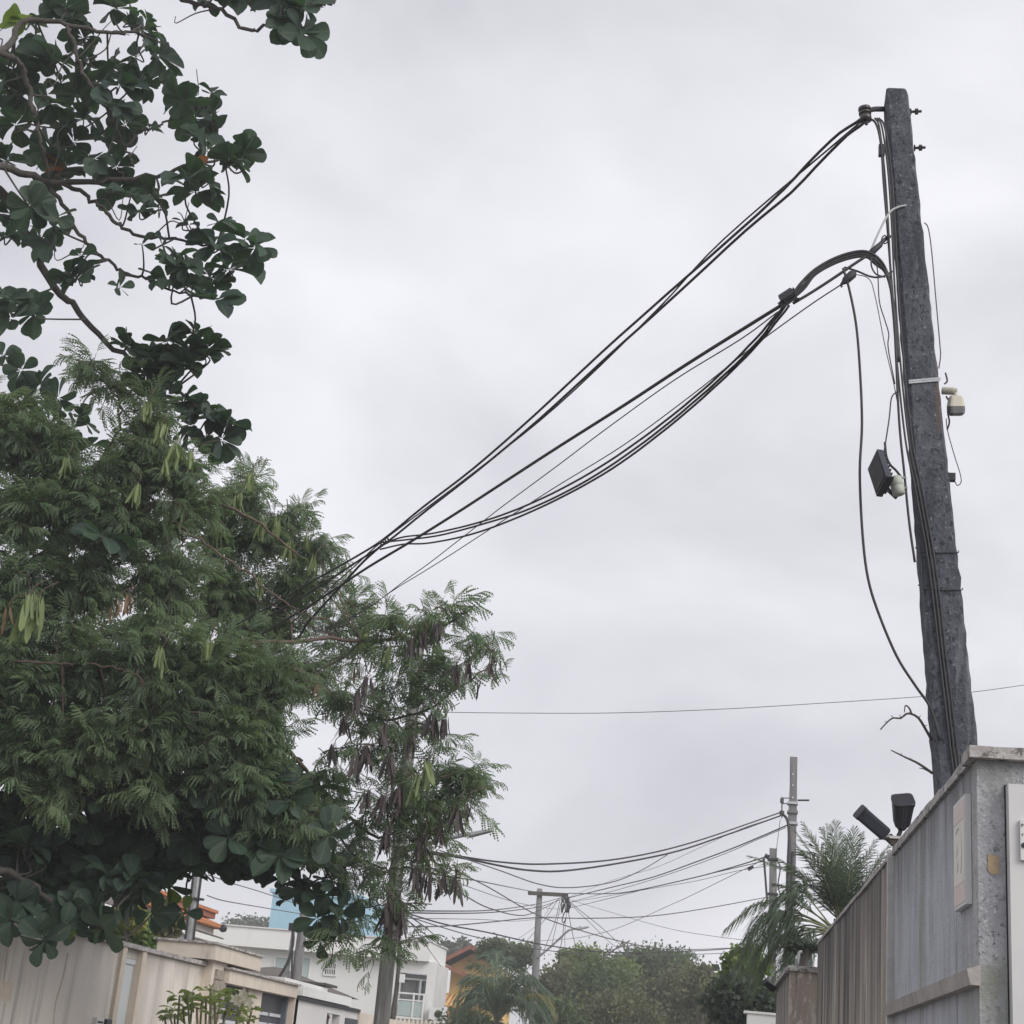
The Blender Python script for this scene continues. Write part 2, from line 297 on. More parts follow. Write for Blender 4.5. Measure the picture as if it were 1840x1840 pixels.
b.hexa([(XR-.035, YC-.03, 1.985), (XR-.001, YC-.03, 1.985), (XR-.001, YJ-.0, 1.985), (XR-.035, YJ-.0, 1.985), (XR-.045, YC-.03, 2.035), (XR-.001, YC-.03, 2.05), (XR-.001, YJ-.0, 2.05), (XR-.045, YJ-.0, 2.035)])
obj('ledge', b, 'band', gw)
b = MB(); b.box((XR-.03, YJ+.002, .13), (XR+.17, YJ+.05, ZT+.03)); obj('jamb', b, 'jamb', gw)
# fluted wall further on
fl = thing('fluted_wall', (1.0, 10.6, .13), 'brown streaked wall of vertical ribs beyond the pale jamb', 'wall')
YF1 = 13.25; b = MB(); Ls = YF1-YJ-.05
gridface(b, (XR+.0, YF1), (XR+.0, YJ+.052), .13, ZT-.0, 460, 3, lambda u, v: .006*math.sin(u*Ls/.09*2*math.pi+2.2*math.sin(u*31)+1.4*math.sin(u*77))+.005*math.sin(u*23), (-1, 0, 0))
obj('ribbed_face', b, 'flute', fl)
b = MB(); b.box((XR+.02, YJ+.052, .13), (XR+.15, YF1, ZT-.001)); obj('wall', b, 'flute', fl)
b = MB(); V, F = cop((XR+.07, YJ+.06, 0), (XR+.07, YF1, 0), (.085, 0, 0), ZT+.002, ZT+.03); b.add(V, F); obj('coping', b, 'coping', fl)
# pillar and lower wall, set forward
XP = PX(1420, 1745, 1)[0]; pA = PY(1420, 1745, YF1); pB = PY(1470, 1742, YF1); zP = pA[2]
pw = thing('low_wall', (pA[0]+.2, YF1+1, .13), 'lower brown wall with lime streaked pillar face beside the palm fronds', 'wall')
b = MB(); b.box((pA[0], YF1+.001, .13), (XR+.2, YF1+.14, zP)); obj('pillar_face', b, 'lime_pillar', pw)
yE = PX(1394, 1800, pA[0])[1]
b = MB(); b.box((pA[0]+.004, YF1+.141, .13), (pA[0]+.15, yE, zP-.002)); obj('wall', b, 'flute', pw)
b = MB(); V, F = cop((pA[0]-.02, YF1+.07, 0), (XR+.0, YF1+.07, 0), (0, .1, 0), zP+.002, zP+.045); b.add(V, F); obj('coping', b, 'coping', pw)
b = MB(); V, F = cop((pA[0]+.07, YF1+.2, 0), (pA[0]+.07, yE, 0), (.1, 0, 0), zP+.002, zP+.045); b.add(V, F); obj('coping', b, 'coping', pw)
b = MB()
for i in range(7):
    p = np.array([pA[0]+.05+.1*i, YF1+.06, zP+.05]); b.cyl(p, p+np.array([rng.normal(0, .01), 0, .05+.02*rng.random()]), .014, 5, 0, .006)
obj('glass_shard', b, 'glass', pw)
p0 = PY(1432, 1734, YF1+.1); p1 = PY(1436, 1711, YF1+.1)
b = MB(); b.cyl(p0, p1, .012, 8); b.cyl(p1-(.0, 0, 0), p1+np.array([.025, 0, .006]), .012, 8)
single('pipe_stub', b, 'jamb', 'short white pipe standing on the low brown wall', 'pipe', smooth=False)
b = MB(); q = PX(1392, 1822, pA[0]+.1); b.box((q[0]-.25, q[1]+1.6, .13), (q[0]+.1, q[1]+1.9, PY(1388, 1824, q[1]+1.6)[2])); b.box((q[0]-.29, q[1]+1.58, PY(1388, 1824, q[1]+1.6)[2]), (q[0]+.12, q[1]+1.92, PY(1388, 1820, q[1]+1.6)[2]))
single('white_pier', b, 'house_white', 'small white pier with a flat cap beyond the low brown wall', 'pier')

# meter cabinet on the end face
mc = thing('meter_cabinet', (1.3, YC-.03, 1), 'pale grey metal meter cabinet on the rough end of the grey wall', 'meter cabinet')
A = PY(1812, 1408, YC-.06); Bq = PY(1818, 1840, YC-.06)
b = MB(); b.box((A[0], YC-.06, .7), (A[0]+.5, YC+.0, A[2])); obj('housing', b, 'white_metal', mc)
b = MB(); b.box((A[0]-.004, YC-.008, .69), (A[0]-.001, YC-.001, A[2]+.005)); b.box((A[0]-.004, YC-.008, A[2]+.002), (A[0]+.5, YC-.001, A[2]+.005)); obj('frame', b, 'dark', mc)
A2 = PY(1833, 1473, YC-.075); B2 = PY(1833, 1545, YC-.075)
b = MB(); b.box((A2[0], YC-.075, B2[2]), (A2[0]+.16, YC-.062, A2[2])); obj('plate', b, 'panel_white', mc)
def disc(c, r, m, parent, name, n=14, d=.004):
    b = MB(); b.cyl(np.asarray(c), np.asarray(c)+np.array([0, -d, 0]), r, n); return obj(name, b, m, parent)
lk = PY(1839.5, 1519, YC-.0755); disc(lk, .0085, 'black', mc, 'lock')
def text(body, name, p, size, m, parent, rot):
    cu = bpy.data.curves.new(name, 'FONT'); cu.body = body; cu.size = size; cu.extrude = .0006
    t = bpy.data.objects.new('t', cu); col.objects.link(t); dg = bpy.context.evaluated_depsgraph_get()
    me = bpy.data.meshes.new_from_object(t.evaluated_get(dg)); bpy.data.objects.remove(t); me.materials.clear(); me.materials.append(M[m]); me.name = name
    return link(name, me, parent, Matrix.Translation(Vector(p)) @ rot)
FRONT = Matrix.Rotation(math.pi/2, 4, 'X')
text('P', 'lettering', PY(1835, 1486, YC-.0762), .016, 'black', mc, FRONT); text('r', 'lettering', PY(1836, 1502, YC-.0762), .018, 'black', mc, FRONT)
# painted ochre patch
a = PY(1775, 1536, YC-.004); c = PY(1796, 1572, YC-.004)
b = MB(); b.prism([(a[0], YC-.001, c[2]+.012), (a[0]+.01, YC-.001, c[2]), (c[0], YC-.001, c[2]+.004), (c[0]-.003, YC-.001, a[2]), (a[0], YC-.001, a[2])], (0, -.004, 0))
single('ochre_sticker', b, 'ochre', 'small faded ochre square stuck on the roughcast wall end', 'sticker')
# tall sign board on the street face
sA = PX(1714, 1447, XR-.02); sB = PX(1735, 1428, XR-.02); sC = PX(1740, 1621, XR-.02); sD = PX(1719, 1636, XR-.02)
sg = thing('sign_board', ((XR), (sA[1]+sB[1])/2, sD[2]), 'tall narrow faded white and pink sign board on the grey wall', 'sign')
y0_, y1_ = sB[1], sA[1]; z1_, z0_ = (sA[2]+sB[2])/2, (sC[2]+sD[2])/2
b = MB(); b.box((XR-.022, y0_, z0_), (XR-.002, y1_, z1_)); obj('board', b, 'panel_white', sg)
def plate(nm, u0, u1, v0, v1, m, d=.0225, t=.0012):
    b = MB(); b.box((XR-d-t, y0_+(y1_-y0_)*u0, z0_+(z1_-z0_)*v0), (XR-d, y0_+(y1_-y0_)*u1, z0_+(z1_-z0_)*v1)); return obj(nm, b, m, sg)
plate('pink_print', .06, .94, .79, .965, 'sign_pink'); plate('pale_print', .06, .94, .215, .785, 'sign_face'); plate('pink_print', .06, .94, .03, .21, 'sign_pink')
b = MB(); cx = .5
pts = [(.28, .7), (.42, .73), (.58, .72), (.70, .66), (.74, .55), (.72, .40), (.66, .30)]
P = [np.array([XR-.0245, y0_+(y1_-y0_)*(1-u), z0_+(z1_-z0_)*v]) for u, v in pts]; b.tube(bez(P, 30), .002, 5)
pts = [(.3, .62), (.38, .55), (.34, .47), (.42, .40), (.36, .33)]
P = [np.array([XR-.0245, y0_+(y1_-y0_)*(1-u), z0_+(z1_-z0_)*v]) for u, v in pts]; b.tube(bez(P, 20), .002, 5)
obj('faint_emblem', b, 'sign_grey', sg)

# two wall spotlights on a bracket
def lampbody(mb, A, B, wv, tv, w0, w1, t0, t1, m=0, rings=None):
    A, B = np.asarray(A), np.asarray(B); wv, tv = nrm(wv), nrm(tv); V = []; F = []; k = 12
    st = rings or [(0, .82), (.03, .95), (.1, 1), (.9, 1), (.97, .95), (1, .82)]
    for t, s in st:
        w_, h_ = (w0+(w1-w0)*t)*s, (t0+(t1-t0)*t)*s
        for j in range(k):
            a = 2*math.pi*(j+.5)/k; cx, sx = math.cos(a), math.sin(a); e = .38
            V.append(A+(B-A)*t+wv*w_*np.sign(cx)*abs(cx)**e+tv*h_*np.sign(sx)*abs(sx)**e)
    n = len(st)
    for i in range(n-1):
        for j in range(k): F.append((i*k+j, i*k+(j+1) % k, (i+1)*k+(j+1) % k, (i+1)*k+j))
    F += [tuple(range(k-1, -1, -1)), tuple((n-1)*k+j for j in range(k))]; mb.add(V, F, m)
YL = 8.02
A = PY(1545, 1459, YL-.06); Bq = PY(1591, 1499, YL+.02); base = PY(1603, 1503, YL+.03)
s1 = thing('wall_spotlight', PY(1600, 1508, YL+.03), 'dark bullet spotlight tilted to the left on the wall top', 'spotlight', 'spotlights on the wall')
dv = nrm(Bq-A); wv = nrm(np.cross(dv, fw)); tv = np.cross(dv, wv)
b = MB(); lampbody(b, A, Bq, wv, tv, .037, .036, .03, .03); obj('housing', b, 'navy', s1)
b = MB(); lampbody(b, A-dv*.006+tv*.0, A+dv*.012, wv, tv, .039, .039, .032, .032); obj('lens_rim', b, 'black', s1)
b = MB(); b.tube([Bq-dv*.01, Bq+dv*.018, base+np.array([-.004, 0, .006]), base], .009, 7); obj('arm', b, 'darksteel', s1)
b = MB(); b.tube(bez([Bq-wv*.02, PY(1580, 1508, YL), PY(1592, 1506, YL), base], 12), .004, 5); obj('cable', b, 'rubber', s1)
s2 = thing('wall_spotlight', PY(1614, 1500, YL+.06), 'dark bullet spotlight pointing up beside the tilted one on the wall top', 'spotlight', 'spotlights on the wall')
A = PY(1623, 1437, YL-.06); Bq = PY(1620, 1482, YL+.06); dv = nrm(Bq-A); wv = nrm(np.cross(dv, fw)); tv = np.cross(dv, wv)
b = MB(); lampbody(b, A, Bq, wv, tv, .053, .038, .045, .03); obj('housing', b, 'navy', s2)
for off in (-.007, .007):
    b = MB(); o = -tv*.0 
    side = tv if tv@fw < 0 else -tv
    b.tube([A+wv*off+side*.0455, Bq+wv*off*.8+side*.031], .0025, 5); obj('rib', b, 'rubber_grey', s2)
b = MB(); lampbody(b, A-dv*.004, A+dv*.02, wv, tv, .055, .054, .047, .046); obj('visor', b, 'black', s2)
b = MB(); lampbody(b, Bq, Bq+dv*.03, wv, tv, .03, .016, .024, .014); b.tube([Bq+dv*.02, PY(1617, 1497, YL+.05), PY(1614, 1503, YL+.05)], .011, 7); obj('swivel', b, 'darksteel', s2)
b = MB(); c = PY(1604, 1506, YL+.04); b.box(c+(-.042, -.03, -.005), c+(.05, .05, .008)); b.prism([c+(-.036, -.02, -.006), c+(.05, -.02, -.006), c+(.05, -.02, -.04), c+(.01, -.02, -.045)], (0, .05, 0), 1)
single('light_bracket', b, ['jamb', 'bark'], 'small pale bracket plate holding the two dark spotlights', 'bracket')
# far small spotlight at the end of the low wall
A = PY(1374, 1763, yE-.3); Bq = PY(1390, 1778, yE-.2); dv = nrm(Bq-A); wv = nrm(np.cross(dv, fw)); tv = np.cross(dv, wv)
s3 = thing('wall_spotlight', PY(1398, 1782, yE-.2), 'small black spotlight leaning left from the low brown wall', 'spotlight', 'spotlights on the wall')
b = MB(); lampbody(b, A, Bq, wv, tv, .03, .03, .026, .026); obj('housing', b, 'black', s3)
b = MB(); b.tube([Bq, PY(1396, 1780, yE-.15), PY(1402, 1776, yE-.1)], .01, 6); obj('arm', b, 'jamb', s3)

# ------------------------------------------------------------------ big concrete pole
YP = 8.0
up_ = thing('utility_pole', (1.5, 8.1, .0), 'tall leaning dark concrete utility pole behind the grey wall', 'utility pole')
def edge(y):    # front face edges of the pole measured on the photo
    t = (y-160)/1170.; return 1591+t*(1680-1591), 1632+t*(1757-1632)
b = MB(); st = []
ys = [150, 160, 175]+list(range(220, 1480, 60))
for i, y in enumerate(ys):
    l_, r_ = edge(y); Lp, Rp = PY(l_, y+ (l_-r_)*0, YP), PY(r_, y, YP); z = (Lp[2]+Rp[2])/2; W = Rp[0]-Lp[0]; cx = (Rp[0]+Lp[0])/2
    st.append((z, cx, W))
zz = np.array([s[0] for s in st]); k1 = np.polyfit(zz, [s[1] for s in st], 1); k2 = np.polyfit(zz, [s[2] for s in st], 1)
def pole_c(z): return np.polyval(k1, z), max(.05, np.polyval(k2, z))
ztop = PY(1608, 157, YP)[2]; DEP = .21; V = []; F = []; prof = None
zs = [0.0]+list(np.linspace(.6, ztop-.05, 110))+[ztop-.018, ztop]
for i, z in enumerate(zs):
    cx, W = pole_c(z); D = DEP*(.72+.28*(1-z/ztop)); s = .86 if i == len(zs)-1 else (.96 if i == len(zs)-2 else 1); ch = .014
    h = W/2*s; d0, d1 = YP+(1-s)*.06, YP+D-(1-s)*.06
    ring = [(-h+ch, d0), (h-ch, d0), (h, d0+ch), (h, d1-ch), (h-ch, d1), (-h+ch, d1), (-h, d1-ch), (-h, d0+ch)]
    for x, y in ring: V.append((cx+x+rng.normal(0, .0022), y+rng.normal(0, .0022), z))
nz_ = len(zs); F = [(i*8+j, i*8+(j+1) % 8, (i+1)*8+(j+1) % 8, (i+1)*8+j) for i in range(nz_-1) for j in range(8)]+[tuple((nz_-1)*8+j for j in range(8))]
b.add(V, F); obj('shaft', b, 'pole_conc', up_)
def PF(px, py, d=.012): return PY(px, py, YP-d)     # point just in front of the pole's face
for py in (990, 1057):
    l_, r_ = edge(py); b = MB(); b.tube([PF(l_-9, py-6, -.15), PF(l_-1, py+1, .004), PF((l_+r_)/2, py+3, .006), PF(r_+1, py+3, .004), PY(r_+2, py, YP+.15)], .0035, 6); obj('tie_band', b, 'darksteel', up_)
l_, r_ = edge(684)
b = MB(); Lq, Rq = PF(1633, 686, .003), PF(1690, 681, .003)
b.prism([Lq+(0, 0, -.012), Rq+(0, 0, -.012), Rq+(0, 0, .010), Lq+(0, 0, .010)], (0, -.003, 0)); ps = obj('perforated_strap', b, 'strap', up_)
b = MB()
for i in range(13):
    c = Lq+(Rq-Lq)*((i+.7)/13.6)+(0, -.0032, -.001); b.cyl(c, c+np.array([0, -.0008, 0]), .0028, 6)
obj('hole', b, 'dark', ps)
for py, rx in ((201, 1656), (266, 1663)):
    l_, r_ = edge(py); b = MB(); a = PY(r_-1, py, YP+.08); c = PY(rx, py-1, YP+.08); b.cyl(a, c, .008, 8); m_ = a+(c-a)*.42; b.cyl(m_, m_+nrm(c-a)*.018, .018, 6); b.cyl(a-nrm(c-a)*0, a+nrm(c-a)*.006, .02, 8); obj('bolt', b, 'darksteel', up_)
# top insulator with bracket
ins = obj('insulator_bracket', (lambda b: (b.tube([PY(1590, 196, YP+.06), PY(1572, 196, YP+.03), PY(1556, 199, YP)], .016, 8), b.cyl(PY(1553, 190, YP-.02), PY(1557, 224, YP-.02), .009, 8), b)[-1])(MB()), 'darksteel', up_)
b = MB(); a = PY(1553, 194, YP-.02); c = PY(1556, 217, YP-.02)
for t0, t1, r in ((0, .22, .036), (.22, .36, .024), (.36, .5, .036), (.5, .62, .022), (.62, 1, .034)): b.cyl(a+(c-a)*t0, a+(c-a)*t1, r, 14)
obj('spool', b, 'ceramic', ins, True)
b = MB(); c = PF(1584, 270, .02); b.box(c+(-.016, -.012, -.035), c+(.018, .02, .035)); obj('side_bracket', b, 'darksteel', up_)
b = MB(); b.tube([PY(1598, 425, YP+.05), PY(1588, 432, YP), PY(1580, 440, YP-.02)], .012, 7); b.tube(bez([PY(1597, 431, YP), PY(1590, 423, YP-.02), PY(1584, 430, YP-.02), PY(1590, 438, YP-.02), PY(1596, 433, YP)], 16), .004, 5); obj('anchor_hook', b, 'darksteel', up_)

def wirething(name, pts, r, label, mat_='rubber', cat='cable', group=None, n=40, seg=5):
    b = MB(); b.tube(bez(pts, n), r, seg); return single(name, b, mat_, label, cat, group, True)
# cables running down the face
for i, (dx, lab) in enumerate(((0, 'left'), (6, 'middle'), (12, 'right'))):
    pts = [(1572+dx*.6, 212), (1580+dx*.8, 228), (1589+dx, 300), (1596+dx, 400), (1602+dx, 520), (1611+dx, 640), (1627+dx, 790), (1645+dx, 880), (1664+dx, 985), (1676+dx, 1070), (1687+dx, 1170), (1698+dx, 1260), (1707+dx, 1340), (1718+dx, 1440)]
    P = [PF(x, y, .011) for x, y in pts]; P.append(P[-1]+np.array([.05, 0, -.9]))
    wirething('riser_cable', P, .0058, f'dark cable fixed down the pole face, {lab} one of three side by side', 'rubber', group='cables down the pole face', n=70)
wirething('riser_cable', [PF(1560, 212, .03), PF(1574, 222, .03), PF(1583, 260, .03), PF(1588, 330, .02), PF(1594, 400, .01), PF(1600, 480, .0), PF(1606, 560, .01), PF(1610, 640, .02), PF(1616, 760, .02), PF(1625, 850, .01), PF(1634, 940, .01), PF(1644, 1010, 0)], .007,
    'dark cable standing off the left edge of the big pole', 'rubber', n=60)
wirething('bent_cable', [PF(1560, 462, .03), PF(1578, 420, .03), PF(1597, 384, .02), PF(1612, 373, .014), PF(1628, 369, .008)], .0065, 'pale cable end bent over the front of the big pole', 'cable_pale')
wirething('drop_cable', [PF(1515, 482, .05), PF(1525, 515, .06), PF(1538, 580, .06), PF(1545, 660, .06), PF(1549, 760, .06), PF(1545, 850, .06), PF(1550, 960, .06), PF(1560, 1040, .06), PF(1580, 1105, .05), PF(1612, 1180, .04), PF(1645, 1232, .03), PF(1672, 1272, .012), PF(1690, 1330, .01)], .0075,
    'long loose black cable hanging in a curve left of the big pole', 'rubber', n=70)
wirething('thin_wire', [PF(1530, 492, .05), PF(1560, 500, .05), PF(1572, 530, .05), PF(1590, 620, .04), PF(1604, 680, .02), PF(1612, 720, .01)], .0028, 'thin wire curving from the splice down to the pole edge', 'rubber_grey')
wirething('thin_wire', [PF(1564, 462, .05), PF(1576, 480, .05), PF(1580, 540, .05), PF(1590, 575, .05), PF(1597, 600, .04), PF(1596, 625, .03), PF(1608, 690, .01)], .0035, 'kinked wire hanging close to the left of the big pole', 'rubber')
wirething('side_wire', [PY(1661, 400, YP+.1), PY(1668, 410, YP+.1), PY(1674, 450, YP+.1), PY(1682, 540, YP+.1), PY(1689, 620, YP+.1), PY(1690, 640, YP+.1), PY(1687, 662, YP+.1)], .0035, 'thin wire bowed off the upper right edge of the big pole', 'rubber_grey')
wirething('side_wire', [PY(1700, 752, YP+.1), PY(1703, 775, YP+.1), PY(1714, 815, YP+.1), PY(1725, 850, YP+.1), PY(1727, 866, YP+.1), PY(1720, 872, YP+.1), PY(1714, 860, YP+.1)], .0028, 'thin wire looped off the right edge below the beige sensor', 'rubber_grey')
b = MB(); c = PY(1712, 858, YP+.08); b.box(c+(-.03, -.02, -.02), c+(.012, .02, .02)); single('cable_clip', b, 'darksteel', 'small dark clip on the right edge of the big pole', 'clip')
wirething('loop_cable', [PF(1517, 480, .05), PF(1540, 487, .05), PF(1565, 497, .05), PF(1585, 497, .03), PF(1603, 488, .0)], .006, 'short cable sagging into the pole below the thick loop', 'rubber')
wirething('loop_cable', [PF(1566, 462, .06), PF(1566, 478, .06), PF(1574, 492, .05), PF(1590, 498, .02)], .005, 'small hooked cable under the clamp of the thick loop', 'rubber')
# thick loop bundle from the splice to the pole
for i, (o, lab) in enumerate((((0, 0), 'outermost'), ((3, 5), 'second'), ((6, 9), 'innermost'))):
    pts = [(1420+o[0], 535), (1440+o[0], 508+o[1]), (1465, 484+o[1]), (1500, 464+o[1]), (1535, 453+o[1]), (1560-o[0]*.3, 453+o[1]), (1580-o[0], 466+o[1]), (1593-o[0]*.5, 488), (1601, 520), (1607+i, 580), (1612+i*2, 650)]
    wirething('loop_cable', [PF(x, y, .05-.004*i if x < 1590 else .012) for x, y in pts], .0085, f'thick black cable arching into the pole, {lab} of the looped bundle', 'rubber', group='cables of the thick loop', n=60, seg=6)
wirething('anchor_cable', [PF(1425, 545, .05), PF(1460, 524, .05), PF(1500, 498, .05), PF(1535, 474, .05), PF(1562, 456, .04), PF(1585, 437, .02)], .009, 'straight messenger cable under the thick loop to the anchor hook', 'rubber')
b = MB(); a = PF(1562, 457, .04); c = PF(1586, 436, .02); b.tube([a, a+(c-a)*.2, a+(c-a)*.8, c], [.008, .019, .016, .006], 8); single('cable_clamp', b, 'darksteel', 'dark wedge clamp between the thick loop and the pole hook', 'clamp', smooth=True)
# splice block
b = MB(); c = PF(1415, 540, .06); rt, u_ = nrm(RT), nrm(UP); d1 = nrm(rt*.8+u_*.6); d2 = np.cross(d1, fw)
b.obox(c, d1*.05, d2*.022, fw*.02); b.cyl(PF(1404, 538, .08), PF(1424, 525, .08), .03, 12); b.obox(PF(1432, 538, .06), nrm(rt*.95+u_*.1)*.02, d2*.008, fw*.015); b.obox(PF(1424, 524, .06), nrm(u_+rt*.3)*.02, d2*.006, fw*.012)
single('splice_block', b, 'black', 'black cable connector block where the bundles meet left of the pole', 'connector')
b = MB(); a = PF(1511, 512, .05); c = PF(1537, 488, .05); b.tube([a, a+(c-a)*.15, a+(c-a)*.35, a+(c-a)*.8, c], [.007, .012, .024, .026, .009], 8); b.cyl(a, a-nrm(c-a)*.01+np.array([.012, 0, -.006]), .006, 6); single('splice_sleeve', b, 'darksteel', 'dark tapered splice sleeve hanging below the thick loop', 'connector', smooth=True)
# floodlight and photocell on the left
fd = thing('floodlight', PF(1600, 885, .05), 'square dark floodlight tilted outward on the left of the big pole', 'floodlight')
O = PY(1559, 843, YP+.0); a_ = PY(1575, 892, YP-.1)-O; b_ = PY(1576, 807, YP-.125)-O; nn = nrm(np.cross(a_, b_)); nn = nn if nn@fw > 0 else -nn
cen = O+a_/2+b_/2
b = MB(); b.obox(cen+nn*.016, a_/2, b_/2, nn*.016); obj('housing', b, 'navy', fd)
b = MB(); b.obox(cen-nn*.002, a_*.43, b_*.43, nn*.001); obj('glass_pane', b, 'darksteel', fd)
for i in range(7):
    b = MB(); c = cen+nn*.042+a_*(-.42+.14*i); b.obox(c, nrm(a_)*.003, b_*.42, nn*.010); obj('fin', b, 'navy', fd)
b = MB(); b.tube([cen+nn*.03+a_*.3, PF(1600, 884, .0), PF(1608, 880, 0)], .008, 6); b.obox(PF(1604, 888, 0), nrm(rt+u_*-.9)*.03, nrm(rt*.9+u_)*.01, fw*.008); obj('yoke', b, 'darksteel', fd)
pc = thing('photocell', PF(1614, 890, .02), 'pale greenish plastic photocell can between floodlight and pole', 'photocell')
a = PF(1608, 857, .04); c = PF(1616, 890, .04)
b = MB(); b.tube([a, a+(c-a)*.06, a+(c-a)*.5, a+(c-a)*.53, a+(c-a)*.56, a+(c-a)*.94, c], [.026, .034, .035, .0315, .035, .033, .022], 18); obj('can', b, 'greenish', pc, True)
b = MB(); b.tube([a+(c-a)*.12+(0, -.0, 0), PF(1628, 858, .03)], .006, 6); b.tube([a+(c-a)*.7, PF(1630, 876, .03)], .006, 6); obj('clip', b, 'steel', pc)
wirething('lamp_lead', [PF(1612, 703, .02), PF(1602, 715, .04), PF(1598, 750, .06), PF(1592, 790, .07), PF(1587, 820, .07)], .004, 'lead running down from the pole to the floodlight', 'rubber')
wirething('lamp_lead', [PF(1590, 795, .06), PF(1593, 820, .06), PF(1600, 835, .05), PF(1610, 845, .05), PF(1620, 858, .03)], .007, 'thick twisted lead from the floodlight to the photocell', 'rubber')
# beige sensor on the right
sn = thing('motion_sensor', PY(1705, 712, YP+.1), 'beige box shaped sensor lamp hung on the right of the big pole', 'sensor')
b = MB(); b.cyl(PY(1693, 702, YP+.1), PY(1714, 703, YP+.08), .021, 12); b.cyl(PY(1712, 702, YP+.08), PY(1719, 703, YP+.08), .017, 12); obj('arm', b, 'beige', sn, False)
b = MB(); b.tube([PY(1717, 700, YP+.08), PY(1717, 716, YP+.07)], .011, 8); obj('stem', b, 'beige', sn)
b = MB(); c0 = PY(1717, 711, YP+.07); c1 = PY(1719, 727, YP+.06); c2 = PY(1718, 747, YP+.05); 
lampbody(b, c0, c2, RT, fw, .036, .05, .036, .046, rings=[(0, .72), (.12, .92), (.5, 1), (.54, 1)]); obj('hood', b, 'beige', sn)
b = MB(); lampbody(b, c0+(c2-c0)*.541, c2, RT, fw, .0435, .047, .042, .044, rings=[(0, .98), (.3, .98), (.75, .9), (1, .62)]); obj('lens', b, 'rubber_grey', sn)
b = MB(); b.tube(bez([PY(1697, 690, YP+.1), PY(1702, 684, YP+.1), PY(1699, 670, YP+.1)], 10), .005, 5); b.tube(bez([PY(1700, 712, YP+.1), PY(1705, 722, YP+.1), PY(1703, 740, YP+.1), PY(1706, 758, YP+.1), PY(1702, 772, YP+.1)], 16), .005, 5); obj('lead', b, 'rubber', sn)
# dry vine twigs by the pole base
def twigthing(px, label):
    b = MB()
    for pts, r in px: b.tube(bez([PY(x, y, YP+.05) for x, y in pts], 16), list(np.linspace(r, r*.4, len(bez([PY(x, y, YP+.05) for x, y in pts], 16)))), 5)
    single('dry_twig', b, 'twig', label, 'twig', smooth=True)
twigthing([([(1674, 1330), (1660, 1305), (1650, 1290), (1638, 1283), (1628, 1283), (1618, 1291), (1605, 1290), (1594, 1298), (1582, 1311)], .008), ([(1638, 1284), (1634, 1273), (1627, 1268), (1625, 1280)], .006), ([(1605, 1290), (1601, 1285)], .003), ([(1618, 1291), (1617, 1283)], .003), ([(1650, 1290), (1655, 1285)], .003), ([(1594, 1298), (1590, 1296)], .003), ([(1660, 1305), (1666, 1303)], .003)], 'thorny dry twig arching out left of the pole foot')
twigthing([([(1676, 1390), (1650, 1372), (1625, 1360), (1601, 1348)], .008), ([(1672, 1388), (1660, 1382), (1651, 1380)], .004), ([(1636, 1366), (1637, 1362)], .003), ([(1619, 1357), (1620, 1353)], .003)], 'straight dry twig slanting left of the pole foot above the coping')
# ------------------------------------------------------------------ slim metal pole behind the left wall, and the main cables to it
YM = 20.2
mt = thing('metal_pole', (-6.45, YM, 0), 'slim grey metal pole with cables rising behind the left wall', 'utility pole')
pm0 = PY(344, 1728, YM); pm1 = PY(412, 1122, YM)
b = MB(); b.cyl((pm0[0], YM, 0), pm1, .05, 14); obj('shaft', b, 'steel', mt, True)
for dx in (-.055, .058):
    b = MB(); b.tube([(pm0[0]+dx, YM-.03, .3), pm1+np.array([dx, -.03, 0])], .012, 6); obj('cable', b, 'rubber', mt)
for py in (1622, 1697):
    t = (py-1728)/(1122-1728.); c = pm0+(pm1-pm0)*t; b = MB(); b.cyl(c+np.array([0, 0, -.012]), c+np.array([0, 0, .012]), .075, 14); obj('clamp_ring', b, 'darksteel', mt)
def span(name, pts, P0, P1, r, label, m='rubber', group=None, n=60, seg=5, cat='cable', wav=0, tail=()):
    P = [P0]+[PV(x, y, P0, P1) for x, y in pts]+[P1]+list(tail); Q = np.array(bez(P, n))
    if wav:
        T = np.arange(len(Q)); Q = Q+np.stack([np.sin(T*1.9), np.cos(T*1.9), np.sin(T*1.9+1)], 1)*wav*np.exp(-T/14.)[:, None]
    b = MB(); b.tube(Q, r, seg); return single(name, b, m, label, cat, group, True)
Pa = PY(1550, 212, YP-.03); YE = 14.6; E0 = PY(414, 1132, YE); TL = [PY(380, 1190, 17.5), pm1+(0, -.05, -.1)]; G = 'main cables from the big pole to the left'
span('main_cable', [(1492, 253), (1408, 340), (1340, 404), (1200, 527), (1080, 634), (960, 746), (850, 842), (760, 911), (690, 968), (640, 1000), (560, 1045), (480, 1093)], Pa, E0, .0095, 'upper strand of the topmost cable leaving the insulator', group=G, wav=.004, tail=TL)
span('main_cable', [(1508, 256), (1421, 346), (1340, 414), (1200, 543), (1090, 642), (970, 752), (860, 844), (765, 918), (694, 975), (645, 1007), (560, 1062), (470, 1116)], Pa+np.array([.01, 0, -.03]), PY(413, 1146, YE), .0095, 'lower strand of the topmost cable leaving the insulator', group=G, wav=.004, tail=TL)
span('main_cable', [(1300, 430), (1180, 557), (1000, 730), (850, 850), (690, 970), (640, 1015), (600, 1050), (540, 1105)], Pa+np.array([.0, 0, -.015]), PY(470, 1160, YE), .006, 'thin strand twisted along the topmost cable', group=G, tail=TL)
Pb = PF(1408, 546, .06)
span('main_cable', [(1340, 588), (1230, 657), (1120, 729), (1000, 805), (900, 870), (820, 922), (740, 972), (660, 1020), (600, 1060), (540, 1098)], Pb, PY(430, 1162, YE), .011, 'straight middle cable below the topmost pair', group=G, tail=TL)
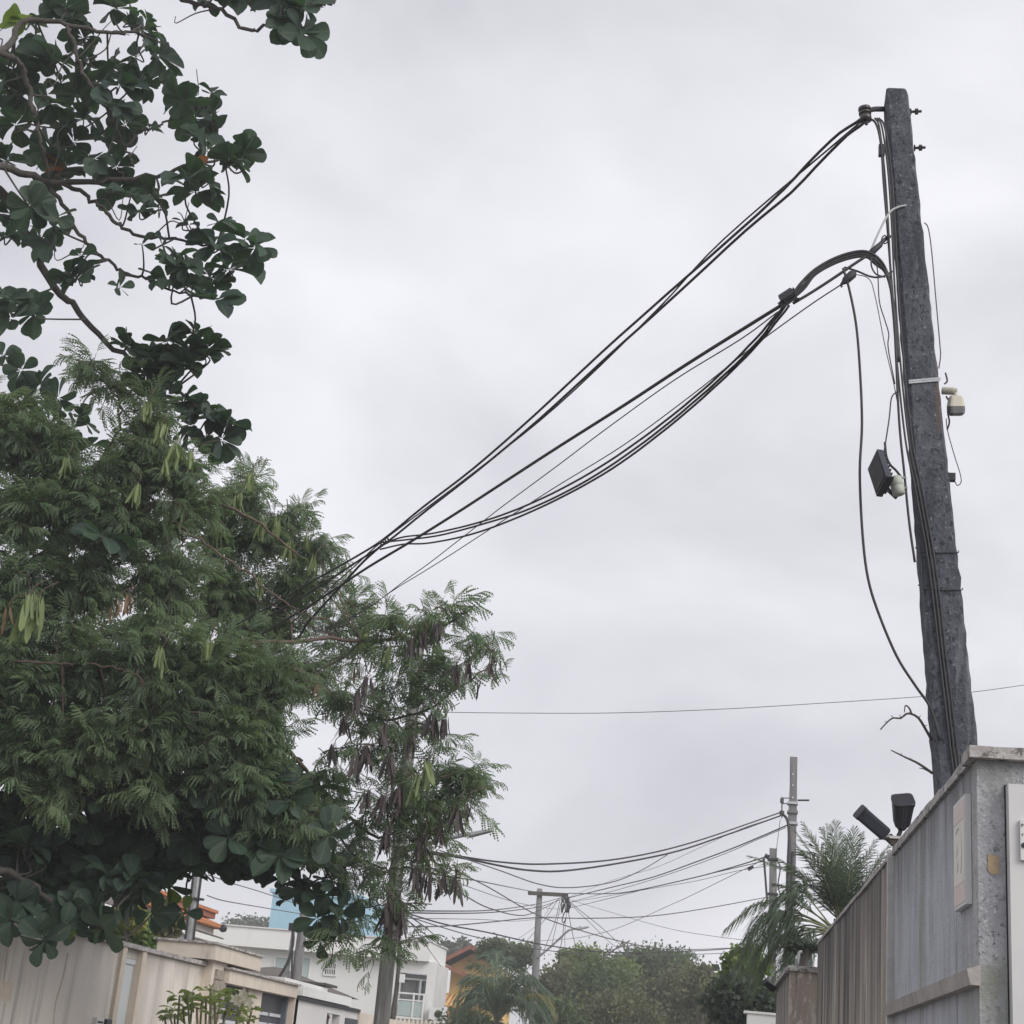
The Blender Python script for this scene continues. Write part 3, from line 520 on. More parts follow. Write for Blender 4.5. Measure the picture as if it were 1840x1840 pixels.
b0 = PV(684, 981, Pa, E0)
span('slack_cable', [(1345, 622), (1260, 703), (1160, 783), (1060, 850), (960, 902), (870, 936), (780, 958), (720, 966)], PF(1410, 548, .06), b0, .0075, 'upper strand of the slack bundle sagging back to the topmost cable', group=G, wav=.004)
span('slack_cable', [(1350, 626), (1255, 715), (1155, 796), (1055, 863), (955, 913), (870, 941), (790, 962), (730, 970)], PF(1413, 547, .06), b0+np.array([0, 0, .03]), .0075, 'middle strand of the slack bundle sagging back to the topmost cable', group=G, wav=.004)
span('slack_cable', [(1362, 618), (1290, 690), (1200, 768), (1100, 842), (1000, 898), (910, 938), (840, 962), (770, 976), (725, 978)], PF(1418, 549, .06), b0+np.array([0, 0, -.03]), .0075, 'lowest strand of the slack bundle sagging back to the topmost cable', group=G, wav=.003)
span('thin_span_wire', [(1330, 610), (1210, 684), (1090, 770), (1000, 838), (900, 912), (820, 974), (740, 1034)], PF(1398, 560, .06), PY(600, 1125, YE), .0042, 'thin grey wire crossing behind the slack bundle from the connector', 'rubber_grey', tail=TL)
span('thin_span_wire', [(1450, 552), (1350, 625), (1240, 712), (1120, 800), (1000, 874), (900, 938), (800, 1003), (720, 1052)], PF(1512, 511, .05), PY(600, 1122, YE), .0042, 'thin grey wire from the splice sleeve down into the tree', 'rubber_grey', tail=TL)
span('main_cable', [(650, 1012), (610, 1056), (560, 1110)], b0, PY(505, 1170, YE), .011, 'cable tail leaving the tie point down into the feathery tree', group=G, tail=TL)
b = MB(); c = PV(690, 974, Pa, E0); 
for i in range(4): b.cyl(c+np.array([.02*i-.03, -.0, .012*i-.02]), c+np.array([.02*i-.018, 0, .012*i-.013]), .026, 8)
single('cable_tie', b, 'rubber', 'black tie binding the slack bundle to the topmost cable', 'tie')
span('distant_wire', [(900, 1281), (1100, 1281), (1300, 1274), (1500, 1262), (1650, 1252), (1760, 1242)], PY(760, 1279, 26), PY(1900, 1222, 30), .0065, 'single thin wire crossing the sky low behind the big pole', 'rubber_grey', cat='wire')

# ------------------------------------------------------------------ left wall
XL = -6.2; ZW = 2.47; Y0, Y1 = 2.0, PX(365, 1733, XL)[1]
yd0, yd1 = PX(222, 1718, XL)[1], PX(251, 1722, XL)[1]
lw = thing('boundary_wall', (XL, 12, .13), 'long stained beige wall along the left side below the trees', 'wall')
zd = PX(236, 1722, XL)[2]
b = MB(); b.box((XL-.18, Y0, .13), (XL, yd0, ZW)); obj('wall', b, 'left_wall', lw)
b = MB(); b.box((XL-.18, yd1, .13), (XL, Y1, ZW)); obj('wall', b, 'left_wall', lw)
b = MB(); b.box((XL-.18, yd0+.001, zd), (XL-.03, yd1-.001, ZW-.003)); obj('lintel', b, 'left_wall', lw)
b = MB(); b.box((XL-.24, Y0, ZW+.002), (XL+.05, Y1+.2, ZW+.05)); obj('coping', b, 'coping', lw)
for i, y in enumerate((yd0-.127, yd1-.004, Y1)):
    b = MB(); b.box((XL-.2, y, .13), (XL+.035, y+.13 if i < 2 else y+.2, ZW+.0005)); obj('pilaster', b, 'trim', lw)
dr = obj('door', (lambda b: (b.box((XL-.08, yd0+.005, .14), (XL-.05, yd1-.008, zd-.06)), b)[-1])(MB()), 'door_pale', lw)
b = MB(); b.box((XL-.082, yd0+.004, zd-.058), (XL-.035, yd1-.008, zd-.003)); obj('door_frame', b, 'door_pale', dr)
# a crack in the plaster, a run of filler
for pts, nm in (([(122, 1712), (112, 1760), (100, 1800), (96, 1840), (94, 1880)], 'filled_crack'), ([(14, 1703), (8, 1750), (4, 1790)], 'filled_crack')):
    b = MB(); b.tube(bez([PX(x, y, XL+.0) for x, y in pts], 14), .012, 5); obj(nm, b, 'trim', lw)
b = MB(); a = PX(-30, 1757, XL); c = PX(18, 1800, XL); b.box((XL+.001, a[1], c[2]), (XL+.004, c[1], a[2])); obj('plaster_patch', b, 'trim', lw)
ic = thing('intercom_panel', PX(173, 1850, XL), 'small pale intercom panel on the left wall beside the pale door', 'intercom')
a, c = PX(168, 1827, XL), PX(178, 1850, XL)
b = MB(); b.box((XL+.001, a[1], c[2]), (XL+.04, c[1], a[2])); obj('case', b, 'panel_white', ic)
for k in range(3):
    b = MB(); z = a[2]-.045-.04*k; b.box((XL+.0405, a[1]+.03, z-.008), (XL+.044, c[1]-.03, z+.008)); obj('slot', b, 'dark', ic)
a, c = PX(183, 1830, XL), PX(190, 1855, XL)
b = MB(); lampbody(b, np.array([XL+.03, (a[1]+c[1])/2, a[2]]), np.array([XL+.03, (a[1]+c[1])/2, c[2]]), (0, 1, 0), (1, 0, 0), abs(c[1]-a[1])/2, abs(c[1]-a[1])/2, .03, .03); single('doorbell_camera', b, 'black', 'small black doorbell unit on the left wall beside the door pilaster', 'doorbell')

# ------------------------------------------------------------------ beige entrance with stone pillar, canopy and slate gates
XG = -6.0
gh = thing('gate_house', (XG-.4, 24, .13), 'beige entrance with flat canopies and slate grey gates on the left', 'gatehouse')
ya, yb = PX(388, 1700, XG)[1], PX(471, 1718, XG)[1]; zt = PX(388, 1697, XG)[2]; zb = PX(384, 1724, XG)[2]
b = MB(); b.box((XG-.75, ya, zb), (XG, yb, zt)); obj('upper_canopy', b, 'cream', gh)
b = MB(); b.box((XG-.8, ya-.03, zt+.002), (XG+.03, yb+.03, zt+.03)); obj('canopy_cap', b, 'coping', gh)
ys0, ys1 = PX(386, 1760, XG-.06)[1], PX(404, 1760, XG-.06)[1]
b = MB(); b.box((XG-.6, ya+.25, .13), (XG-.08, ys1+.1, zb-.001)); obj('pillar', b, 'cream', gh)
b = MB(); z = .2
while z < zb-.16:
    h = .09+.05*rng.random(); y = ys0+rng.random()*.05
    while y < ys1-.03:
        L_ = .12+.16*rng.random(); d = .01+.035*rng.random(); b.box((XG-.079, y, z), (XG-.079+d, min(y+L_, ys1+.06), z+h-.012)); y += L_+.012
    z += h
tag(obj('stone_veneer', b, 'stone', gh), kind='stuff')
ga, gb = PX(414, 1743, XG)[1], PX(536, 1771, XG)[1]; gz1 = PX(416, 1743, XG)[2]; gz0 = PX(412, 1767, XG)[2]
b = MB(); b.box((XG-.5, ga, gz0), (XG+.0, gb, gz1)); obj('gate_fascia', b, 'cream', gh)
b = MB(); b.box((XG-.55, ga-.04, gz1+.002), (XG+.04, gb+.04, gz1+.03)); obj('fascia_cap', b, 'coping', gh)
def gy(px, py): return PX(px, py, XG-.2)[1]
sm0, sm1 = gy(409, 1790), gy(432, 1790); pl0, pl1 = gy(433, 1790), gy(457, 1800); g0, g1 = gy(459, 1800), gy(505, 1810); e1 = gy(514, 1810)
b = MB(); b.box((XG-.35, pl0, .13), (XG-.1, pl1, gz0-.001)); obj('pier', b, 'cream', gh)
b = MB(); b.box((XG-.3, e1, .13), (XG-.02, gb, gz0-.001)); obj('pier', b, 'trim', gh)
for nm, u0, u1, cols in (('small_gate', ga+.1, pl0, 1), ('main_gate', g0, g1, 2)):
    gt = obj(nm, (lambda b: (b.box((XG-.26, u0, .15), (XG-.2, u1, gz0-.004)), b)[-1])(MB()), 'gate', gh)
    for k in range(5 if cols == 1 else 4):
        for c in range(cols):
            w_ = (u1-u0)/cols; y0 = u0+c*w_+w_*.1; y1 = u0+(c+1)*w_-w_*.06; zz_ = gz0-.28-.14*k+(.1 if cols == 1 else 0)
            b = MB(); b.box((XG-.199, y0, zz_-.022), (XG-.18, y1, zz_+.022)); obj('slat', b, 'slat', gt)
b = MB(); b.box((XG-.25, g1+.002, .15), (XG-.12, e1-.003, gz0-.005)); obj('gate_jamb', b, 'gate_blue', gh)
# stucco ornament bulges on the fascia
for nm, (c0, c1) in (('moulding', (PX(455, 1757, XG+.002), PX(470, 1765, XG+.002))),):
    pass
# two poles behind the gate
for px, top, w_, lab, m_, nm in ((541, 1640, .085, 'weathered grey post standing behind the gate fascia', 'far_conc', 'wooden_post'), (523, 1672, .032, 'thin pale pole with a cable bundle behind the gate fascia', 'steel', 'service_pole')):
    Yq = 31.; p0, p1 = PY(px-10, 1768, Yq), PY(px+(6 if w_ > .05 else 4), top, Yq)
    t = thing(nm, (p0[0], Yq, 0), lab, 'pole'); b = MB(); b.tube([(p0[0], Yq, 0), p0, p1], [w_*1.25, w_*1.15, w_], 10); obj('shaft', b, m_, t)
    if w_ < .05:
        b = MB(); b.tube(bez([PY(526, 1664, Yq-.1), PY(527, 1690, Yq-.1), PY(522, 1715, Yq-.1), PY(514, 1735, Yq-.1), PY(501, 1757, Yq-.1)], 16), [.05]*5+[.07]*5+[.05]*7, 6) if False else b.tube(bez([PY(526, 1664, Yq-.1), PY(527, 1690, Yq-.1), PY(522, 1715, Yq-.1), PY(514, 1735, Yq-.1), PY(501, 1757, Yq-.1)], 16), .028, 6); b.tube(bez([PY(527, 1664, Yq-.1), PY(525, 1700, Yq-.1), PY(524, 1762, Yq-.1)], 8), .02, 5); obj('cable_bundle', b, 'rubber', t)
        b = MB(); b.box(PY(523, 1666, Yq-.2)+(-.05, 0, -.06), PY(523, 1666, Yq-.2)+(.05, .1, .08)); obj('lamp_cap', b, 'black', t)

def hiproof(b, x0, x1, y0, y1, z0, h, ov=.35, th=.09, ridge=None):
    x0 -= ov; x1 += ov; y0 -= ov; y1 += ov; cy = (y0+y1)/2; cx = (x0+x1)/2; d = min(x1-x0, y1-y0)/2
    if x1-x0 >= y1-y0: R0, R1 = (x0+d, cy, z0+h), (x1-d-1e-3, cy, z0+h)
    else: R0, R1 = (cx, y0+d, z0+h), (cx, y1-d-1e-3, z0+h)
    V = [(x0, y0, z0), (x1, y0, z0), (x1, y1, z0), (x0, y1, z0), R0, R1]
    if x1-x0 >= y1-y0: F = [(0, 1, 5, 4), (1, 2, 5), (2, 3, 4, 5), (3, 0, 4)]
    else: F = [(0, 1, 4), (1, 2, 5, 4), (2, 3, 5), (3, 0, 4, 5)]
    b.add(V, F); b.box((x0, y0, z0-th), (x1, y1, z0-.002))
def tilerows(b, x0, x1, y0, z0, y1, z1, n):     # raised tile courses running up a slope that faces -Y
    for i in range(n):
        x = x0+(x1-x0)*(i+.5)/n; w_ = (x1-x0)/n*.3
        b.hexa([(x-w_, y0, z0), (x+w_, y0, z0), (x+w_, y1, z1), (x-w_, y1, z1), (x-w_*.5, y0, z0+.05), (x+w_*.5, y0, z0+.05), (x+w_*.5, y1, z1+.05), (x-w_*.5, y1, z1+.05)])
# grey hip roof behind the gate
Yh = 36.; ap = PY(492, 1737, Yh); le = PY(452, 1750, Yh); ri = PY(597, 1784, Yh)
hr = thing('small_house', (ap[0], Yh, 0), 'low house with grey hipped tile roof behind the gate', 'house')
b = MB(); b.add([(le[0], Yh-2.2, le[2]-.05), (ri[0], Yh-2.2, ri[2]), (ri[0], Yh+3, ri[2]), (le[0]-1.5, Yh+3, le[2]-.3), (ap[0], Yh, ap[2]), (ap[0]+.15, Yh+.4, ap[2])], [(0, 1, 4), (1, 2, 5, 4), (2, 3, 5), (3, 0, 4, 5)]); obj('roof', b, 'grey_tile', hr)
b = MB(); b.box((le[0]-1, Yh-1.6, 0), (ri[0]-.3, Yh+2.6, ri[2]-.05)); obj('wall', b, 'house_grey', hr)
# white slab canopy with posts and the pinkish wall below
XS = -6.0; ca, cb = PX(539, 1772, XS)[1], PX(627, 1793, XS)[1]; cz = PX(560, 1776, XS)[2]
pc_ = thing('porch', (XS-.5, (ca+cb)/2, 0), 'white flat porch canopy on short posts along the left street wall', 'porch')
b = MB(); b.box((XS-1.3, ca+.02, cz-.14), (XS+.05, cb, cz)); obj('slab', b, 'house_white', pc_)
b = MB(); b.box((XS-1.25, ca+.03, cz+.001), (XS-.25, cb-.6, cz+.1)); obj('kerb_edge', b, 'house_grey', pc_)
zw = PX(560, 1801, XS)[2]
for px in (553, 599):
    y = PX(px, 1795, XS)[1]; b = MB(); b.box((XS-.28, y, zw+.03), (XS-.08, y+.3, cz-.141)); obj('post', b, 'house_white', pc_)
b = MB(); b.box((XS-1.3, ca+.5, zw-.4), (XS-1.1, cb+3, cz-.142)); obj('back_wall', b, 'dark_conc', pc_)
b = MB(); y = PX(606, 1774, XS)[1]; b.box((XS-.7, y, cz+.13), (XS-.2, y+.9, cz+.17)); b.box((XS-.65, y+.1, cz+.001), (XS-.5, y+.2, cz+.13)); b.box((XS-.65, y+.7, cz+.001), (XS-.5, y+.8, cz+.13)); obj('vent_cap', b, 'bark', pc_)
fw_ = thing('street_wall', (XS-.1, 36, .13), 'pinkish white street wall with a dark opening under the porch canopy', 'wall')
yo0, yo1 = PX(590, 1822, XS)[1], PX(613, 1826, XS)[1]; ye = PX(645, 1818, XS)[1]; zo = PX(600, 1822, XS)[2]
b = MB(); b.box((XS-.15, gb+.05, .13), (XS-.02, yo0, zw)); b.box((XS-.15, yo0, zo), (XS-.02, yo1, zw)); b.box((XS-.15, yo1, .13), (XS-.02, ye, zw)); obj('wall', b, 'house_grey', fw_)
b = MB(); b.box((XS-.2, gb+.05, zw+.001), (XS+.03, ye, zw+.05)); obj('coping', b, 'darksteel', fw_)
b = MB(); b.box((XS-.3, yo0+.01, .2), (XS-.2, yo1-.01, zo-.01)); obj('opening', b, 'dark_conc', fw_)
b = MB(); yq = PX(622, 1830, XS)[1]; b.box((XS-.019, yq, zo-.7), (XS-.005, yq+1.2, zo-.02)); obj('panel', b, 'gate', fw_)
b = MB(); b.prism([PX(597, 1794, XS-.3), PX(641, 1816, XS-.3), PX(597, 1812, XS-.3)], (-1.2, 0, .12)); obj('tile_roof', b, 'grey_tile', fw_)
bw = thing('street_wall', (XS-.1, 50, .13), 'grey blue low wall with beige coping left of the street pole foot', 'wall')
zb_ = PX(660, 1822, XS)[2]
b = MB(); b.box((XS-.15, ye+.01, .13), (XS-.02, 62, zb_-.25)); obj('wall', b, 'gate_blue', bw)
b = MB(); b.box((XS-.2, ye+.01, zb_-.248), (XS+.02, 62, zb_)); obj('coping', b, 'cream', bw)

# ------------------------------------------------------------------ white house
YH = 60.
def hx(px, py=1740, Y=YH): return PY(px, py, Y)[0]
def hz(px, py, Y=YH): return PY(px, py, Y)[2]
wh = thing('white_house', (hx(600), YH+4, 0), 'white two storey house with deep parapet and balcony window', 'house')
zp1, zp0 = hz(640, 1682), hz(640, 1717); xl, xr = hx(330), hx(772, 1700)
xb0, xb1 = hx(700, 1780), hx(768, 1780)
ROOFD = 3.5
b = MB(); b.box((xl, YH+.5, 0), (hx(698, 1780), YH+ROOFD, zp0+.01)); obj('wall', b, 'house_white', wh)
# bay: window opening left free
zo1, zo0 = hz(738, 1748), hz(735, 1830); xo0, xo1 = hx(714, 1780), hx(762, 1780)
b = MB()
b.box((hx(698, 1780), YH+.3, 0), (xo0, YH+.6, zp0+.01)); b.box((xo1, YH+.3, 0), (hx(776, 1780), YH+.6, zp0+.01)); b.box((xo0, YH+.301, zo1), (xo1, YH+.6, zp0+.009)); b.box((xo0, YH+.301, 0), (xo1, YH+.6, zo0)); obj('bay_wall', b, 'house_white', wh)
b = MB(); b.box((hx(776, 1780)-.25, YH+.601, 0), (hx(776, 1780), YH+ROOFD, zp0)); obj('side_wall', b, 'house_grey', wh)
b = MB(); xk = hx(803, 1703, YH+ROOFD)
b.prism([(xl, YH, zp0), (xr, YH, zp0), (xk, YH+ROOFD, zp0), (xl, YH+ROOFD, zp0)], (0, 0, zp1-zp0)); obj('parapet', b, 'house_white', wh)
b = MB(); b.prism([(xl, YH-.06, zp1+.001), (xr+.03, YH-.06, zp1+.001), (xk+.06, YH+ROOFD, zp1+.001), (xl, YH+ROOFD, zp1+.001)], (0, 0, .05)); obj('parapet_cap', b, 'house_grey', wh)
def window(parent, px0, py0, px1, py1, Y, pane, bars=0, frame='house_white', rows=0):
    x0, x1 = hx(px0, (py0+py1)/2, Y), hx(px1, (py0+py1)/2, Y); z1, z0 = hz((px0+px1)/2, py0, Y), hz((px0+px1)/2, py1, Y)
    b = MB(); t = .06
    b.box((x0-t, Y-.06, z0-t), (x1+t, Y-.005, z0)); b.box((x0-t, Y-.06, z1), (x1+t, Y-.005, z1+t)); b.box((x0-t, Y-.06, z0), (x0, Y-.005, z1)); b.box((x1, Y-.06, z0), (x1+t, Y-.005, z1))
    o = obj('window', b, frame, parent); b = MB(); b.box((x0, Y-.02, z0), (x1, Y-.003, z1)); obj('pane', b, pane, o)
    for k in range(bars):
        x = x0+(x1-x0)*(k+1)/(bars+1); b = MB(); b.box((x-.013, Y-.05, z0), (x+.013, Y-.024, z1)); obj('bar', b, 'house_white', o)
    for k in range(rows):
        z = z0+(z1-z0)*(k+1)/(rows+1); b = MB(); b.box((x0, Y-.056, z-.015), (x1, Y-.051, z+.015)); obj('rail', b, 'house_white', o)
    return o
window(wh, 585, 1731, 603, 1751, YH+.5, 'dark', 5, rows=1)
window(wh, 495, 1721, 517, 1742, YH+.5, 'teal'); window(wh, 544, 1722, 556, 1757, YH+.5, 'teal')
# balcony glazing: frame, curtain, railing
Yb = YH+.5
b = MB(); b.box((xo0, Yb+.35, zo0), (xo1, Yb+.4, zo1)); obj('glazing', b, 'glass', wh)
nc = 24; V = []; F = []
for i in range(nc+1):
    x = xo0+.05+(xo1-xo0-.5)*i/nc; y = Yb+.28+(.03 if i % 2 else -.03); V += [(x, y, zo0+.05), (x, y, zo1-.25)]
F = [(2*i, 2*i+2, 2*i+3, 2*i+1) for i in range(nc)]; b = MB(); b.add(V, F); obj('curtain', b, 'curtain', wh)
b = MB(); b.box((xo0, Yb+.1, zo1-.22), (xo1, Yb+.2, zo1-.16)); b.box((xo1-.3, Yb+.1, zo0), (xo1-.22, Yb+.2, zo1-.22)); obj('door_frame', b, 'house_white', wh)
rl = obj('balcony_rail', (lambda b: (b.box((xo0-.1, YH+.1, zo0+.85), (xo1+.05, YH+.16, zo0+.91)), b.box((xo0-.1, YH+.1, zo0+.62), (xo1+.05, YH+.16, zo0+.67)), b.box((xo0-.1, YH+.1, zo0-.02), (xo1+.05, YH+.2, zo0+.06)), b)[-1])(MB()), 'house_white', wh)
for t in (.0, .62, 1):
    x = xo0+(xo1-xo0)*t; b = MB(); b.box((x-.03, YH+.09, zo0), (x+.03, YH+.17, zo0+.92)); obj('post', b, 'house_white', rl)
b = MB(); b.box((xo0+.05, YH+.12, zo0+.08), (xo1, YH+.14, zo0+.6)); obj('glass_panel', b, 'teal', rl)
# air conditioner
a = PY(771, 1812, YH-.2); c = PY(781, 1832, YH-.2)
ac = thing('air_conditioner', ((a[0]+c[0])/2, YH, c[2]), 'white air conditioner unit at the right foot of the white house', 'air conditioner')
b = MB(); b.box((a[0], YH-.1, c[2]), (c[0]+.35, YH+.25, a[2]+.05)); obj('case', b, 'house_white', ac)
disc(((a[0]+c[0])/2+.22, YH-.101, (a[2]+c[2])/2+.02), .14, 'dark', ac, 'fan_grille', 16, .02)
# sky blue tower block behind
YB = 78.; b = MB(); x0, x1 = hx(486, 1640, YB), hx(645, 1640, YB); z1 = hz(520, 1606, YB)
bb = thing('blue_building', ((x0+x1)/2, YB+3, 0), 'plain sky blue tower block behind the white house', 'building')
b.box((x0, YB, 0), (x1, YB+8, z1)); obj('wall', b, 'blue', bb)
b = MB(); b.box((x0-.15, YB-.15, z1+.001), (x1+.15, YB+8.15, z1+.18)); obj('cap', b, 'blue', bb)
# orange roofed house left: its long side runs along the street
XO = -11.5
e1_ = PX(393, 1637, XO); e2_ = PX(408, 1666, XO+.3)
oh = thing('orange_roof_house', (XO-2, 34, 0), 'house with two tiers of orange tile roof seen left of the slim metal pole', 'house')
def lean(nm, xe, ze, y0, y1, run, rise, m_, parent, th=.07, hip=.6):   # roof slope rising away from the street, hipped at the far end
    b = MB(); b.add([(xe, y0, ze), (xe, y1, ze), (xe-run, y1-hip, ze+rise), (xe-run, y0, ze+rise), (xe-run, y1, ze)], [(0, 1, 2, 3), (1, 4, 2)])
    b.box((xe-run, y0, ze-th), (xe, y1, ze-.002)); return obj(nm, b, m_, parent)
lean('upper_roof', XO, e1_[2], 24, e1_[1], 2.2, .55, 'orange_tile', oh)
b = MB(); b.box((XO-2, 24, e1_[2]-.2), (XO-.05, e1_[1]-.05, e1_[2]-.072)); obj('upper_eave', b, 'wood_red', oh)
b = MB(); b.box((XO-5, 24, 0), (XO-.55, e1_[1]-.6, e1_[2]-.201)); obj('wall', b, 'pinkwall', oh)
lean('lower_roof', XO+.3, e2_[2], 24, e2_[1], .9, .3, 'orange_tile', oh)
b = MB(); b.box((XO-.54, 24.1, 0), (XO+.05, e2_[1]-.2, e2_[2]-.08)); obj('lower_wall', b, 'house_white', oh)
c = PX(401, 1668, XO+.34); b = MB(); lampbody(b, c+(0, 0, .09), c+(0, 0, -.09), (1, 0, 0), (0, 1, 0), .085, .085, .085, .085, rings=[(0, .3), (.15, .8), (.5, 1), (.85, .8), (1, .3)]); single('globe_lamp', b, 'black', 'small black globe at the right corner of the orange roof', 'lamp')
# white house with grey roof in front of it
XW = -9.2; ev = PX(402, 1686, XW)
gr = thing('grey_roof_house', (XW-2, 26, 0), 'white house with brown grey hip roof behind the left wall', 'house')
lean('roof', XW, ev[2], 19, ev[1], 1.1, .27, 'grey_tile', gr, .03, 1.3)
b = MB(); b.box((XW-1, 19, ev[2]-.13), (XW+.02, ev[1]+.02, ev[2]-.032)); obj('eave', b, 'house_white', gr)
b = MB(); b.box((XW-.9, 19, ev[2]-.26), (XW-.1, ev[1]-.1, ev[2]-.131)); obj('cornice', b, 'house_white', gr)
b = MB(); b.box((XW-3, 19, 0), (XW-.3, ev[1]-.3, ev[2]-.261)); obj('wall', b, 'house_white', gr)
ww = obj('window', (lambda b: (b.box((XW-.3, PX(312, 1715, XW)[1], ev[2]-1.15), (XW-.26, PX(345, 1725, XW)[1], ev[2]-.45)), b)[-1])(MB()), 'house_grey', gr)
b = MB(); b.box((XW-.262, PX(313, 1715, XW)[1]+.05, ev[2]-1.1), (XW-.256, PX(343, 1725, XW)[1], ev[2]-.5)); obj('pane', b, 'glass', ww)
# yellow house right of the white one
YY = 74.
yh = thing('yellow_house', (hx(820, 1750, YY), YY+3, 0), 'yellow house with brown gable roof behind the bushy palm', 'house')
gL, gT, gR = PY(798, 1731, YY), PY(850, 1705, YY), PY(905, 1732, YY)
b = MB(); b.prism([(gL[0]+.35, YY, 0), (gR[0]-.35, YY, 0), (gR[0]-.35, YY, gR[2]-.05), (gT[0], YY, gT[2]-.2), (gL[0]+.35, YY, gL[2]-.05)], (0, 7, 0)); obj('wall', b, 'yellow', yh)
for p, q in ((gL, gT), (gR, gT)):
    b = MB(); n_ = np.array([0, 0, .14]); b.prism([(p[0], YY-.9, p[2]), (q[0], YY-.9, q[2]), (q[0], YY-.9, q[2]+.14), (p[0], YY-.9, p[2]+.14)], (0, 8.4, 0)); r_ = obj('roof', b, 'grey_tile', yh)
    b = MB(); b.prism([(p[0], YY-.96, p[2]-.08), (q[0], YY-.96, q[2]-.08), (q[0], YY-.96, q[2]+.1), (p[0], YY-.96, p[2]+.1)], (0, .055, 0)); obj('barge_board', b, 'wood_red', r_)
b = MB(); a, c = PY(796, 1743, YY-1), PY(840, 1757, YY-1); b.prism([(a[0]-.4, YY-1.2, a[2]+.25), (c[0], YY-1.2, c[2]), (c[0], YY-1.2, c[2]+.16), (a[0]-.4, YY-1.2, a[2]+.41)], (0, 1.1, 0)); obj('beam', b, 'wood_red', yh)
a, c = PY(783, 1803, YY-2), PY(855, 1803, YY-2); z1 = hz(800, 1784, YY)
lr = obj('porch_roof', (lambda b: (b.add([(a[0]-.3, YY-2, a[2]), (c[0], YY-2, a[2]-.3), (c[0], YY-.01, z1-.2), (a[0]+.1, YY-.01, z1)], [(0, 1, 2, 3)]), b.box((a[0]-.3, YY-2.05, a[2]-.42), (c[0], YY-1.95, a[2]-.3)), b)[-1])(MB()), 'orange_tile', yh)
b = MB(); tilerows(b, a[0]-.1, c[0], YY-2, a[2]-.1, YY-.05, z1-.03, 9); obj('tile_row', b, 'yellow', lr)
# corrugated cream roof in front of the white house
YK = 48.; kA, kB = PY(696, 1829, YK), PY(832, 1838, YK)
ck = thing('corrugated_roof', (kA[0], YK, 0), 'cream corrugated roof edge right of the street pole foot', 'roof')
V = []; F = []; nn_ = 84; x0, x1 = kA[0]-.4, kB[0]
for i in range(nn_+1):
    x = x0+(x1-x0)*i/nn_; d = .06*math.sin(i/4*2*math.pi); V += [(x, YK-1.6, kA[2]-.55+d), (x-.25, YK, kA[2]+d)]
F = [(2*i, 2*i+2, 2*i+3, 2*i+1) for i in range(nn_)]; b = MB(); b.add(V, F); obj('sheet', b, 'sheet', ck)
b = MB(); b.box((x0, YK-1.2, 0), (x1-.3, YK-.1, kA[2]-.6)); obj('wall', b, 'house_white', ck)

# ------------------------------------------------------------------ street poles further off
YS = 23.
sp = thing('street_pole', (-4.45, YS, .13), 'round stained concrete street pole with lamp on the left pavement', 'utility pole')
p0, p1 = PY(684, 1850, YS), PY(705, 1640, YS); sl_ = (p1-p0)/(p1[2]-p0[2]); base = p0-sl_*(p0[2]-.13); top = p0+sl_*(7.9-p0[2])
b = MB(); b.tube([base, p0, p1, top], [.13, .115, .105, .085], 16); obj('shaft', b, 'dark_conc', sp, True)
for t in np.linspace(.56, .66, 9):
    c = base+(top-base)*t; b = MB(); b.cyl(c-(0, 0, .012), c+np.array([0, 0, .012]), .112, 14); obj('strap_ring', b, 'darksteel', sp)
for t in (.485, .512, .68):
    c = base+(top-base)*t; b = MB(); b.cyl(c-(0, 0, .02), c+np.array([0, 0, .02]), .117, 14); obj('collar', b, 'far_conc', sp)
lm = [PY(725, 1530, YS-.1), PY(780, 1512, YS-.2), PY(822, 1503, YS-.3), PY(845, 1498, YS-.3)]
b = MB(); b.tube(bez(lm, 16), .03, 8); la = obj('lamp_arm', b, 'steel', sp, True)
A, Bq = PY(842, 1501, YS-.3), PY(884, 1492, YS-.3); dv = nrm(Bq-A)
b = MB(); lampbody(b, A, Bq, np.cross(dv, (0, 0, 1)), np.cross(np.cross(dv, (0, 0, 1)), dv), .09, .07, .035, .02); obj('lamp_head', b, 'steel', la)
b = MB(); b.tube([PY(717, 1640, YS-.1), PY(716, 1700, YS-.1), PY(712, 1770, YS-.1)], .012, 6); obj('cable', b, 'rubber', sp)
# thin dark tree like stem with meter beside it
t = thing('service_post', (PY(706, 1830, 40)[0], 40, 0), 'dark wire wrapped post with a white box right of the street pole', 'pole')
b = MB(); q0, q1 = PY(705, 1835, 40), PY(718, 1690, 40); b.tube(bez([q0+(0, 0, -2.4), q0, PY(712, 1780, 40), PY(716, 1740, 40), q1], 16), [.075]*6+[.06]*6+[.045]*5, 7); obj('shaft', b, 'bark', t)
b = MB(); c = PY(722, 1758, 39.8); b.box(c+(-.05, -.05, -.1), c+(.07, .05, .1)); obj('box', b, 'house_white', t)

